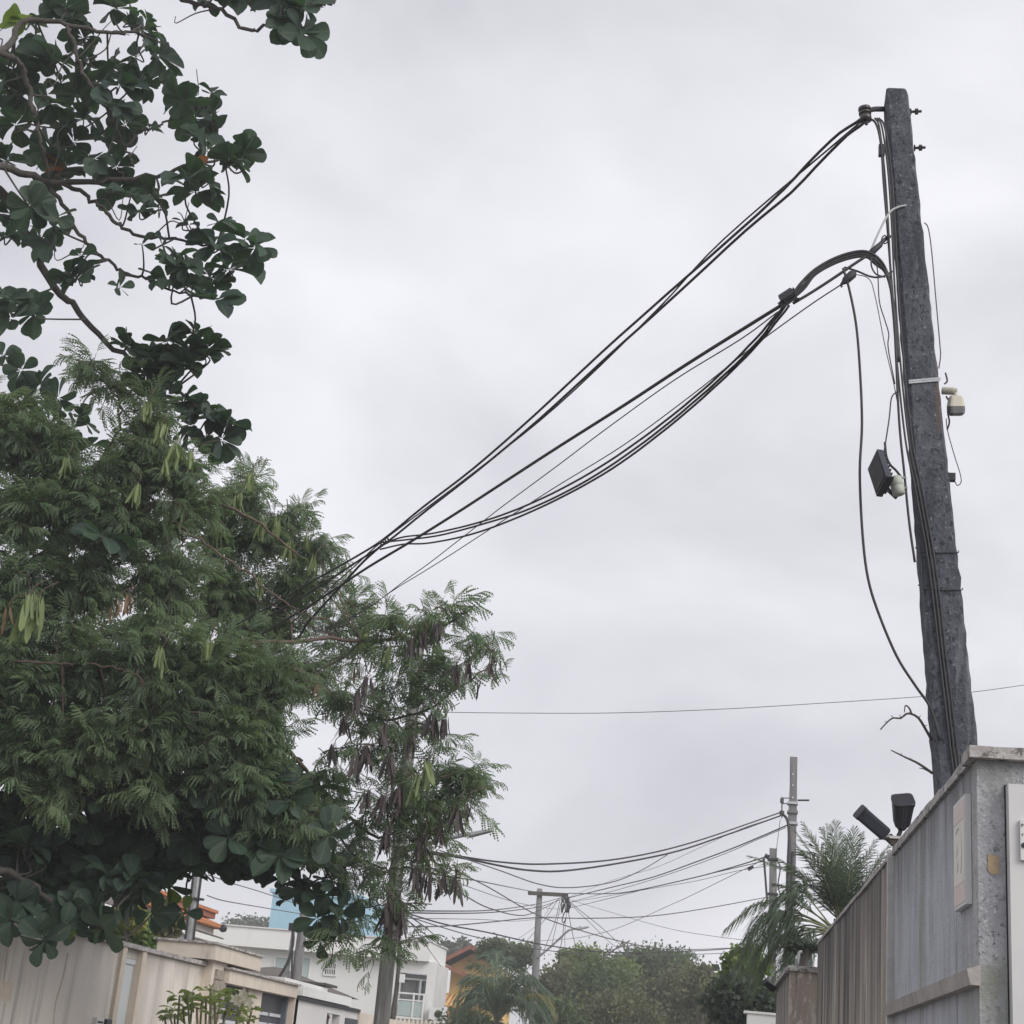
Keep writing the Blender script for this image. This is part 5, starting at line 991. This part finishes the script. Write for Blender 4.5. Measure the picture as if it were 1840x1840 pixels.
# clumps: px, py, Y, radius px, sprays
cl = [(-20,740,12.6,70,16),(40,790,12.7,80,26),(110,830,12.8,60,18),(60,910,12.8,100,34),(160,900,12.9,80,24),(265,745,13,42,9),(270,800,13,48,12),(235,840,13,50,12),(320,840,13,45,10),(340,900,13.1,50,12),(250,930,13.1,70,18),
 (430,900,13.2,34,8),(455,865,13.2,22,4),(400,960,13.2,60,16),(480,960,13.3,55,14),(525,925,13.4,24,4),(560,980,13.4,38,8),(540,1040,13.4,55,14),(600,1050,13.6,35,6),(40,1080,12.7,110,34),(150,1040,12.9,90,26),(300,1030,13.1,90,26),(400,1070,13.3,80,24),(480,1110,13.5,70,20),
 (20,1220,12.7,110,34),(140,1190,12.8,100,32),(260,1180,12.9,100,32),(380,1190,13.1,90,30),(480,1220,13.4,70,22),(60,1330,12.9,100,30),(180,1310,12.9,100,30),(300,1290,13,100,30),(410,1300,13.2,90,28),(480,1330,13.5,60,14),(120,1400,13,80,14),(280,1390,13.1,80,14),(420,1390,13.3,70,14),(500,1450,13.6,70,14),(540,1500,13.8,60,12),(470,1420,13.4,50,8),(570,1480,13.9,40,6),
 (640,1090,14.1,40,8),(700,1120,14.3,50,12),(770,1110,14.5,42,10),(822,1090,14.6,30,6),(855,1150,14.7,34,6),(885,1180,14.8,22,3),(750,1180,14.5,60,14),(650,1170,14.2,60,14),(600,1130,14,50,12),(700,1240,14.4,60,12),(620,1240,14.2,50,10),(770,1240,14.5,40,8),(800,1200,14.6,36,7),(560,1210,13.9,50,10),
 (650,1320,14.4,55,10),(725,1330,14.5,50,10),(785,1320,14.6,30,5),(745,1400,14.5,60,14),(815,1390,14.6,42,9),(860,1385,14.7,28,5),(838,1425,14.7,30,6),(780,1440,14.6,50,10),(705,1440,14.5,50,10),(800,1470,14.6,34,6),(740,1510,14.5,42,8),(650,1500,14.5,36,6),(600,1400,14.3,40,7),(680,1575,14.5,44,8),(770,1550,14.6,38,7),(822,1565,14.6,26,4),(620,1560,14.4,36,6),(640,1640,14.5,34,7),(715,1610,14.6,28,5),(680,1690,14.6,24,3),(600,1690,14.4,20,2),(165,655,13,26,4),(200,690,13,26,4),(730,1690,14.6,16,2)]
cl = [(x, y, (Y+1.9 if (390 < x < 700 and 860 < y < 1215) else Y), r, n) for x, y, Y, r, n in cl]
S0 = []; SD = []; SL = []
allL = np.concatenate([q[4:] for q in LLP])
for px, py, Y, r, n in cl:
    c = PY(px, py, Y); R_ = r*Y/FPX; n = max(2, int(n*(.62 if px > 590 else 1.4)+.5))
    p = rv(n)*(rng.random((n, 1))**.4)*R_*.85*np.array([1, .8, 1]); d = p/R_*.9+rng.normal(0, .45, (n, 3))+np.array([.22, -.1, .3])
    dn = d/np.linalg.norm(d, axis=1)[:, None]; S0.append(c+p*.9-dn*.3); SD.append(dn); SL.append(rng.uniform(.34, .6, n))
S0 = np.concatenate(S0); SD = np.concatenate(SD); SL = np.concatenate(SL); K = len(S0)
leafP = []; leafD = []; leafU = []; leafS = []; tw = MB()
for k in range(K):
    d = SD[k]; L_ = SL[k]; m = rng.integers(6, 9); side = nrm(np.cross(d, (0, 0, 1))+rng.normal(0, .2, 3)); P = []
    for i in range(m+1):
        t = i/m; P.append(S0[k]+d*L_*t+np.array([0, 0, -.10*L_*t*t+.05*L_*t]))
    P = np.array(P); tw.tube(P[[0, m//2, m]], [.005, .004, .002], 4)
    for i in range(1, m+1):
        sg = 1 if i % 2 else -1; ld = nrm(d*.45+side*sg*.75+np.array([0, 0, -.15])+rng.normal(0, .42, 3)) if i < m else nrm(d+rng.normal(0, .2, 3))
        leafP.append(P[i]); leafD.append(ld); leafU.append(nrm(np.array([0, -.15, 1])+rng.normal(0, .45, 3))); leafS.append(rng.uniform(.125, .215)*(1-.25*(i == m)))
leafP, leafD, leafU, leafS = map(np.array, (leafP, leafD, leafU, leafS))
d = leafP-EYE; z = d@fw; lpx = 920+FPX*(d@RT)/z; lpy = 920-FPX*(d@UP)/z
score = np.where(lpx > 780, 2., 0)+np.where((lpx > 400) & (lpy < 980), 1.6, 0)+np.where((lpx < 260) & (lpy < 720), 1.8, 0)+rng.random(len(lpx))*.7
sel = np.zeros(len(lpx), bool); sel[np.argsort(-score)[:300]] = True
R = frames(leafD, leafU); half = rng.random(len(sel)) < .5; parts = []
for (T, F, msk) in ((LV, LF, half), (LV2, LF2, ~half)):
    q = (~sel) & msk; V, Fq = stamp(T, F, R[q], leafS[q], leafP[q]); parts.append((V, Fq, 0))
V, Fs, mi = join(parts); tag(link('crown', npmesh('crown', V, Fs, ['leuc'], mi), lt), kind='stuff')
lme = [npmesh('feather_leaf', LV, [LF], 'leuc'), npmesh('feather_leaf', LV2, [LF2], 'leuc')]
for i in np.nonzero(sel)[0]: link('leaf', lme[0 if half[i] else 1], lt, mat4(R[i], leafS[i], leafP[i]))
# twigs tying the clumps to the limbs
for px, py, Y, r, n in cl:
    c = PY(px, py, Y); i = np.argmin(((allL-c)**2).sum(1)); q = allL[i]; L_ = np.linalg.norm(c-q)
    if .05 < L_ < 2:
        P = bez([q, (q+c)/2+rng.normal(0, .05*L_+.01, 3), c], 10); tw.tube(P, list(np.linspace(.009, .004, len(P))), 5)
        for j in range(4):
            e_ = c+rv(1)[0]*r*Y/FPX*.8; P = bez([c, (c+e_)/2+rng.normal(0, .03, 3), e_], 8); tw.tube(P, list(np.linspace(.005, .003, len(P))), 4)
tag(obj('twigs', tw, 'redtwig', lt), kind='stuff')
# pods
def pod(w_=.075, bend=.1):
    V = []; st = [(0, .006), (.05, .007), (.1, .5), (.3, 1), (.6, 1), (.88, .8), (.97, .35), (1, .02)]
    for t, s in st: V += [(t, -w_*s*.5 if s > .05 else -.012, bend*t*t), (t, 0, bend*t*t+.012), (t, w_*s*.5 if s > .05 else .012, bend*t*t)]
    F = []
    for i in range(len(st)-1): a = 3*i; F += [(a, a+3, a+4, a+1), (a+1, a+4, a+5, a+2)]
    return np.array(V), np.array(F)
PT = [pod(.135, .06), pod(.15, -.14), pod(.12, .25)]
pme = {(k, m_): npmesh('pod', PT[k][0], [PT[k][1]], m_, smooth=True) for k in range(3) for m_ in ('pod_green', 'pod_brown', 'pod_tan')}
bun = [(265,722,13,'g',10,.17),(290,760,13,'g',9,.16),(320,800,13,'g',10,.17),(300,820,13,'g',8,.15),(245,870,12.9,'g',7,.17),(345,815,13,'g',7,.15),(430,888,13.1,'g',9,.16),(450,850,13.1,'g',6,.13),(475,940,13.2,'g',9,.17),(500,930,13.2,'g',7,.16),(520,975,13.2,'g',9,.18),(552,960,13.3,'g',6,.15),(565,1000,13.3,'g',5,.15),(470,1040,13.2,'g',6,.15),(120,820,12.7,'g',5,.14),(55,1068,12.2,'g',12,.3),(70,1075,12.2,'g',6,.26),(15,1090,12.2,'t',2,.2),(290,1165,12.8,'g',6,.17),(375,1150,13,'g',5,.15),(660,1120,14.1,'g',7,.16),(650,1140,14.1,'g',5,.15),(700,1160,14.3,'g',4,.15),
 (790,1120,14.5,'b',9,.15),(760,1140,14.4,'b',8,.15),(740,1150,14.4,'b',8,.15),(845,1190,14.7,'b',6,.15),(880,1185,14.7,'b',4,.16),(820,1195,14.6,'b',6,.15),(860,1225,14.7,'b',5,.12),(800,1290,14.6,'b',5,.16),(780,1285,14.6,'b',7,.19),(570,1215,14,'t',3,.19),(555,1220,14,'t',2,.16),(660,1215,14.3,'b',6,.2),(645,1240,14.3,'b',6,.2),(640,1200,14.3,'t',3,.15),(620,1290,14.3,'b',6,.18),(690,1300,14.4,'b',8,.2),(660,1340,14.4,'b',8,.2),(700,1360,14.4,'b',8,.22),(640,1360,14.3,'b',6,.18),(770,1370,14.5,'g',8,.2),(750,1390,14.5,'g',6,.2),(720,1410,14.5,'b',7,.2),(690,1430,14.5,'b',7,.19),(660,1420,14.4,'b',6,.18),(820,1450,14.6,'b',8,.19),(840,1440,14.6,'b',4,.16),(790,1480,14.6,'b',6,.18),(760,1500,14.5,'b',7,.19),(695,1490,14.5,'b',9,.21),(700,1625,14.4,'b',11,.22),(720,1640,14.4,'b',7,.2),(745,1560,14.5,'b',6,.18),(770,1570,14.5,'b',6,.18),(800,1565,14.6,'b',5,.18),(825,1580,14.6,'b',4,.16),(740,1320,14.5,'b',6,.18),(230,1070,13,'t',8,.14),(210,1080,12.9,'t',6,.12),(600,1340,14.2,'b',5,.17)]
np_ = 0; stk = MB(); over = {k: [] for k in pme}; rng.shuffle(bun)
for px, py, Y, ty, n, ln in bun:
    Y += (1.5 if (390 < px < 690 and 860 < py < 1215) else -.5); c = PY(px, py, Y); m_ = {'g': 'pod_green', 'b': 'pod_brown', 't': 'pod_tan'}[ty]
    stk.tube(bez([c, c+(.03, 0, .08), c+(.08*rng.normal(), .05, .16)], 6), .004, 4)
    for k in range(int(n*1.7)):
        a = rng.random()*6.28; sp_ = rng.uniform(.05, .4); d = nrm((math.cos(a)*sp_, math.sin(a)*sp_, -1)); u = nrm(rng.normal(0, 1, 3))
        R1 = frames(d[None], u[None])[0]; sz = ln*rng.uniform(.8, 1.4); pos = c+rng.normal(0, .02, 3); key = (int(rng.integers(3)), m_)
        if np_ < 300: link('pod', pme[key], lt, mat4(R1, sz, pos)); np_ += 1
        else: over[key].append((R1, sz, pos))
parts = []; pm = ['pod_green', 'pod_brown', 'pod_tan']
for (k, m_), L_ in over.items():
    if L_: V, F = stamp(PT[k][0], PT[k][1], np.array([q[0] for q in L_]), np.array([q[1] for q in L_]), np.array([q[2] for q in L_])); parts.append((V, F, pm.index(m_)))
V, Fs, mi = join(parts); tag(link('pods', npmesh('pods', V, Fs, pm, mi, True), lt), kind='stuff')
tag(obj('pod_stalks', stk, 'redtwig', lt), kind='stuff')

# ------------------------------------------------------------------ palms
def frond(path, w_, n, lw, mats, parent, droop=.5, seed=0, name='frond', rr=.012, start=.12):
    g = np.random.default_rng(seed); Q = np.array(bez(path, n)); T = np.gradient(Q, axis=0); T /= np.linalg.norm(T, axis=1)[:, None]
    b = MB(); b.tube(Q, list(np.linspace(rr, rr*.2, len(Q))), 5, 1); N_ = len(Q)
    for i in range(N_):
        t = i/(N_-1)
        if t < start: continue
        side = nrm(np.cross(T[i], (0, 0, 1))+g.normal(0, .05, 3)); ln = w_*(math.sin(math.pi*min(1, .12+.86*t))**.6)*g.uniform(.82, 1.12)+.02
        for s in (-1, 1):
            d = nrm(side*s*(.85-.35*t)+T[i]*(.55+.5*t)+np.array([0, 0, .18])+g.normal(0, .09, 3)); tip = Q[i]+d*ln+np.array([0, 0, -droop*ln*(.55+.5*g.random())]); mid = Q[i]+d*ln*.5+np.array([0, 0, -droop*ln*.08])
            wv = T[i]*lw; b.add([Q[i]-wv*.4, Q[i]+wv*.4, mid+wv*.55, mid-wv*.55, tip], [(0, 1, 2, 3), (3, 2, 4)])
    return obj(name, b, mats, parent)
pa = thing('date_palm', (PY(1512, 1650, 19)[0], 19, 0), 'upright feathery palm rising behind the brown ribbed wall', 'palm')
c0 = PY(1512, 1652, 19); b = MB(); b.tube([(c0[0], 19, 0), c0+(0, 0, -.3), c0], [.13, .11, .09], 10); obj('trunk', b, 'bark', pa)
tips = [((1505, 1560), (1502, 1478)), ((1500, 1570), (1478, 1492)), ((1490, 1570), (1445, 1482)), ((1480, 1590), (1432, 1520)), ((1520, 1570), (1522, 1505)), ((1530, 1575), (1548, 1500)), ((1535, 1590), (1572, 1512)), ((1545, 1600), (1596, 1522)), ((1540, 1620), (1600, 1550)), ((1525, 1600), (1560, 1530)), ((1495, 1580), (1460, 1505)), ((1465, 1590), (1400, 1545)), ((1455, 1610), (1395, 1590)), ((1500, 1600), (1515, 1530)), ((1440, 1580), (1350, 1540)), ((1475, 1565), (1440, 1530)), ((1525, 1580), (1535, 1490)), ((1510, 1575), (1490, 1485)), ((1540, 1610), (1585, 1535)), ((1485, 1575), (1430, 1495)), ((1470, 1600), (1420, 1560)), ((1550, 1605), (1602, 1535)), ((1500, 1590), (1495, 1520))]
for i, (m_, t_) in enumerate(tips):
    yo = rng.uniform(-.5, .5); frond([c0+rng.normal(0, .02, 3), PY(*m_, 19+yo*.5), PY(*t_, 19+yo)], .32, 58, .013, ['palm', 'frond_rib'], pa, .4, i, rr=.011)
pb = thing('date_palm', (PY(1480, 1690, 17.5)[0], 17.5, 0), 'palm with long fronds arching down to the left over the low brown wall', 'palm')
c1 = PY(1500, 1672, 17.5); b = MB(); b.tube([(c1[0], 17.5, 0), c1+(0, 0, -.3), c1], [.13, .11, .09], 10); obj('trunk', b, 'bark', pb)
tips = [((1425, 1622), (1362, 1625), (1306, 1668)), ((1430, 1640), (1380, 1650), (1322, 1705)), ((1440, 1655), (1390, 1680), (1335, 1752)), ((1430, 1668), (1390, 1700), (1350, 1790)), ((1440, 1680), (1410, 1710), (1385, 1780)), ((1445, 1690), (1425, 1715), (1400, 1765)), ((1450, 1630), (1420, 1610), (1380, 1640)), ((1455, 1615), (1440, 1595), (1415, 1640)), ((1460, 1670), (1440, 1700), (1432, 1750)), ((1420, 1650), (1360, 1690), (1318, 1760)), ((1400, 1640), (1360, 1660), (1330, 1720)), ((1470, 1690), (1450, 1720), (1450, 1760)), ((1440, 1665), (1380, 1720), (1360, 1770)), ((1430, 1655), (1370, 1700), (1345, 1775)), ((1445, 1672), (1405, 1690), (1370, 1750)), ((1425, 1640), (1370, 1665), (1325, 1730)), ((1450, 1680), (1415, 1730), (1405, 1790)), ((1435, 1645), (1385, 1668), (1345, 1735))]
for i, t_ in enumerate(tips):
    yo = rng.uniform(-.6, .3); frond([c1+rng.normal(0, .02, 3)]+[PY(*q, 17.5+yo*(k+1)/3) for k, q in enumerate(t_)], .28, 72, .013, ['palm', 'frond_rib'], pb, .8, 40+i, rr=.011, start=.25)
YC_ = 45.
pcn = thing('bushy_palm', (PY(890, 1800, YC_)[0], YC_, 0), 'bushy blue green palm in front of the yellow house', 'palm')
c2 = PY(893, 1836, YC_); b = MB(); b.tube([(c2[0], YC_, 0), c2+(0, 0, -.4), c2], [.22, .2, .16], 10); obj('trunk', b, 'bark', pcn)
tips = [((878, 1793), (857, 1758), (829, 1763)), ((883, 1783), (868, 1740), (843, 1736)), ((889, 1783), (883, 1728), (868, 1718)), ((897, 1783), (904, 1730), (918, 1724)), ((903, 1788), (929, 1746), (956, 1763)), ((912, 1793), (952, 1763), (983, 1793)), ((918, 1803), (958, 1786), (998, 1820)), ((875, 1803), (849, 1786), (822, 1823)), ((880, 1798), (864, 1783), (845, 1846)), ((906, 1803), (929, 1803), (947, 1848)), ((889, 1793), (882, 1778), (873, 1838)), ((918, 1803), (964, 1798), (998, 1846)), ((872, 1803), (843, 1803), (806, 1843)), ((897, 1788), (906, 1763), (914, 1823)), ((883, 1798), (860, 1773), (837, 1798)), ((906, 1788), (935, 1756), (967, 1778)), ((891, 1778), (893, 1723), (891, 1710)), ((887, 1793), (868, 1763), (852, 1803)), ((903, 1793), (924, 1768), (937, 1803))]
for i, t_ in enumerate(tips):
    yo = rng.uniform(-1.2, .9); frond([c2]+[PY(*q, YC_+yo*(k+1)/3) for k, q in enumerate(t_)], .55, 60, .03, ['coco', 'frond_rib'], pcn, .7, 80+i, rr=.03, start=.12)
for i, t_ in enumerate([((935, 1795), (972, 1790), (998, 1822)), ((925, 1805), (960, 1808), (990, 1842))]): frond([c2]+[PY(*q, YC_-.8) for q in t_], .6, 50, .03, ['palm_y' if i == 0 else 'coco', 'frond_rib'], pcn, .8, 120+i, rr=.03)
for i, t_ in enumerate([((868, 1790), (838, 1790), (800, 1838)), ((870, 1800), (845, 1805), (815, 1845)), ((872, 1772), (846, 1762), (818, 1795)), ((912, 1780), (950, 1758), (990, 1785)), ((905, 1790), (940, 1800), (965, 1845))]): frond([c2]+[PY(*q, YC_-.9) for q in t_], .55, 56, .03, ['coco', 'frond_rib'], pcn, .7, 130+i, rr=.03)

# ------------------------------------------------------------------ background trees and shrubs
QV = np.array([(0, -.32, 0), (.5, -.42, .06), (1, 0, -.05), (.5, .42, .06), (0, .32, 0)]); QF = np.array([(0, 1, 3, 4), (1, 2, 3, 3)])[:, :4]
QV = np.array([(0, 0, 0), (.45, -.33, .05), (1, 0, -.06), (.45, .33, .05)]); QF = np.array([(0, 1, 2, 3)])
def leafcloud(c, rx, ry, rz, clumps, per, ls, cr=.28, shell=.55):
    nb = 6; sub = rv(nb)*np.array([rx, ry, rz])*.62; sub[0] = 0; sr = rng.uniform(.35, .62, nb); k_ = rng.integers(nb, size=clumps)
    cc = sub[k_]+rv(clumps)*(rng.random((clumps, 1))**.35)*np.array([rx, ry, rz*1.1])*sr[k_][:, None]; cc = cc[cc[:, 2] > -rz*.8]; K = len(cc)*per
    p = np.repeat(cc, per, 0)+rng.normal(0, 1, (K, 3))*np.array([rx, rx, rx*.7])*cr*rng.uniform(.6, 1.2, (len(cc), 1)).repeat(per, 0)*.6
    d = rv(K)+np.array([0, 0, -.1]); R = frames(d, rv(K)+np.array([0, 0, .8])); V, F = stamp(QV, QF, R, ls*rng.uniform(.6, 1.3, K), p+c); return V, F, cc+c
def tree(name, label, px, py, Y, rxp, rzp, m_, clumps, per, ls, group, cat='tree', bare=0, wood='bark'):
    c = PY(px, py, Y); s = Y/FPX; rx, rz = rxp*s, rzp*s; t = thing(name, (c[0], Y, 0), label, cat, group)
    V, F, cc = leafcloud(c, rx, rx*.9, rz, clumps, per, ls); link('crown', npmesh('crown', V, [F], m_), t)
    b = MB(); base = np.array([c[0], Y, 0]); b.tube(bez([base, base+(rng.normal(0, .2), 0, c[2]*.5), c+(0, 0, -rz*.2)], 10), list(np.linspace(.05*rx+.08, .04, 11)), 7); obj('trunk', b, wood, t)
    b = MB()
    for q in cc[rng.permutation(len(cc))[:16+bare]]:
        e_ = q+(q-c)*(.25 if bare else 0); P = bez([c+(0, 0, -rz*.5), (c+e_)/2+rng.normal(0, .08*rx, 3), e_], 8); b.tube(P, list(np.linspace(.02*rx+.015, .012, len(P))), 5)
    obj('branches', b, wood, t); return t
G = 'trees closing the street'
tree('distant_tree', 'dark loose tree top behind the bushy palm left of the crossarm pole', 915, 1716, 66, 48, 20, 'bgA', 80, 90, .16, G, bare=24)
tree('distant_tree', 'olive tree mass directly right of the crossarm pole foot', 990, 1785, 62, 70, 52, 'bgB', 150, 130, .16, G)
tree('distant_tree', 'light green tree top in the middle of the street end', 1065, 1755, 66, 60, 40, 'bgC', 110, 120, .16, G)
tree('distant_tree', 'dark green tree filling the lower middle of the street end', 1080, 1805, 58, 85, 60, 'bgA', 170, 130, .15, G)
tree('distant_tree', 'tallest rounded dark tree right of the middle of the street end', 1168, 1752, 70, 78, 38, 'bgA', 140, 130, .17, G, bare=10)
tree('distant_tree', 'olive brown tree low in the right half of the street end', 1190, 1800, 60, 85, 62, 'bgB', 170, 130, .15, G)
tree('distant_tree', 'thin brownish tree with bare twigs left of the dark shrub', 1262, 1780, 56, 52, 46, 'bgB', 70, 60, .13, G, bare=34)
tree('distant_tree', 'yellow green bush behind the lamp arm of the crossarm pole', 1035, 1722, 72, 30, 16, 'bgC', 50, 90, .16, G)
tree('distant_tree', 'pale grey green tree line far beyond the white parapet', 462, 1668, 120, 60, 14, 'hill', 60, 60, .35, 'far tree line')
tree('distant_tree', 'small dark tree far behind the right end of the white parapet', 818, 1708, 110, 26, 14, 'hill', 40, 60, .35, 'far tree line')
tree('distant_tree', 'grey green tree at the bottom right of the street end', 1300, 1830, 52, 60, 60, 'bgB', 90, 110, .14, G)
tree('distant_tree', 'low broad olive tree along the bottom of the street end', 1120, 1862, 54, 130, 55, 'bgB', 170, 120, .14, G)
tree('distant_tree', 'low dark tree at the bottom between the bushy palm and the street end', 1000, 1858, 50, 60, 50, 'bgA', 110, 110, .13, G)
tree('street_shrub', 'bright green leafy shrub top left of the drooping palm fronds', 1335, 1745, 27, 45, 42, 'shrub', 60, 60, .12, None, 'shrub')
tree('street_shrub', 'dark green dense shrub below the drooping palm fronds', 1350, 1805, 25, 66, 66, 'bgD', 150, 100, .11, None, 'shrub')
tree('wall_creeper', 'dark green creeper mass on top of the low brown wall', 1452, 1700, 14.6, 34, 9, 'bgD', 50, 40, .035, None, 'creeper')
tree('garden_shrub', 'dense green shrub behind the left wall below the leaves', 255, 1690, 23, 60, 46, 'shrub', 90, 90, .1, None, 'shrub')
tree('garden_shrub', 'yellow flowering green shrub top behind the left wall', 232, 1648, 22.5, 24, 24, 'shrub_y', 30, 60, .1, None, 'shrub')
tree('garden_shrub', 'small leafy plant with brown stems behind the left wall beside the grey roof house', 305, 1650, 22, 26, 34, 'bgB', 22, 30, .12, None, 'shrub', bare=10)
tree('garden_shrub', 'dark green bush under the bushy palm', 850, 1868, 47, 70, 40, 'bgA', 60, 60, .14, None, 'shrub')
# bare slanting snag over the distant trees
b = MB(); S_ = [PY(x, y, 60) for x, y in ((1070, 1735), (1095, 1712), (1112, 1702), (1132, 1690))]; b.tube(bez(S_, 10), .03, 6); b.tube([S_[2], PY(1120, 1688, 60)], .02, 5); b.tube([S_[2], PY(1142, 1698, 60)], .02, 5); b.tube([S_[1], PY(1100, 1700, 60)], .02, 5)
single('bare_branch', b, 'far_conc', 'bare pale branch slanting up out of the distant trees', 'branch')
b = MB(); S_ = [PY(x, y, 54) for x, y in ((1055, 1815), (1072, 1795), (1092, 1775))]; b.tube(S_, .03, 6); single('bare_branch', b, 'far_conc', 'bare pale branch low among the distant trees', 'branch')

# plumeria in front of the left wall
def plumeria(name, px0, px1, ytop, Y, label):
    xs = np.linspace(px0, px1, 20); base = PY((px0+px1)/2, 1990, Y); base[2] = .13
    t = thing(name, base, label, 'shrub'); sb = MB(); LRs = []; tips = []
    for x in xs:
        y = ytop+rng.uniform(0, 58)+18*abs((x-(px0+px1)/2)/(px1-px0)); tip = PY(x, y, Y+rng.uniform(-.5, .5)); tips.append(tip)
        m = base+(tip-base)*.55+rng.normal(0, .06, 3); P = bez([base+(rng.normal(0, .1), rng.normal(0, .1), 0), m, tip+(0, 0, -.08), tip], 12); sb.tube(P, list(np.linspace(.016, .009, len(P))), 6)
    obj('stems', sb, 'frond_rib', t)
    n_ = 0
    for tip in tips:
        for k in range(7):
            a = k*2.4+rng.random(); d = nrm((math.cos(a), math.sin(a), rng.uniform(-.1, .9))); R1 = frames(d[None], nrm(rng.normal(0, .3, 3)+(0, 0, 1))[None])[0]
            link('leaf', plme[rng.integers(2)], t, mat4(R1, rng.uniform(.1, .17), tip+rng.normal(0, .02, 3)+(0, 0, -.04*rng.random()))); n_ += 1
    for px, py in ((437, 1785), (423, 1795), (440, 1795), (448, 1802), (430, 1800)):
        c = PY(px, py, Y-.35); fb = MB()
        for k in range(5):
            a = k*1.257; d = np.array([math.cos(a), -.5, math.sin(a)]); fb.add([c, c+d*.03+np.cross(d, (0, 1, 0))*.02, c+d*.06, c+d*.03-np.cross(d, (0, 1, 0))*.02], [(0, 1, 2, 3)])
        obj('flower', fb, 'petal_white', t)
PV_, PF_ = almond_leaf(.25, .3); PV_ = PV_*np.array([1, .62, 1])
plme = [npmesh('plumeria_leaf', PV_, [PF_], 'plumeria', smooth=True), npmesh('plumeria_leaf', almond_leaf(.5, .6, .02)[0]*np.array([1, .62, 1]), [PF_], 'plumeria', smooth=True)]
plumeria('plumeria_shrub', 300, 452, 1772, 16.8, 'plumeria shrub with white flowers in front of the left wall and gate')
# pink bougainvillea
c = PY(579, 1834, 30); bg = thing('bougainvillea', (c[0], 30, .13), 'small bright pink bougainvillea beside the street wall opening', 'shrub')
V, F, cc = leafcloud(c, .13, .1, .22, 26, 14, .06, .35); link('bracts', npmesh('bracts', V, [F], 'petal_pink'), bg)
b = MB()
for k in range(6): e_ = cc[k]+(0, 0, .1); b.tube(bez([(c[0], 30, .13), (c[0]+rng.normal(0, .05), 30, c[2]-.5), e_], 8), .008, 5)
obj('stems', b, 'twig', bg)

# ------------------------------------------------------------------ moist air
b = MB(); b.box((-205, -85, -1), (205, 425, 14)); hz_ = obj('haze', b, 'dark'); hz_['kind'] = 'stuff'
hm = bpy.data.materials.new('haze'); hm.use_nodes = True; hn = hm.node_tree; hn.nodes.clear(); ho = hn.nodes.new('ShaderNodeOutputMaterial'); pv = hn.nodes.new('ShaderNodeVolumePrincipled')
pv.inputs['Color'].default_value = (.97, .98, 1, 1); pv.inputs['Density'].default_value = .0022; pv.inputs['Anisotropy'].default_value = .2; hn.links.new(pv.outputs[0], ho.inputs['Volume'])
hz_.data.materials.clear(); hz_.data.materials.append(hm)
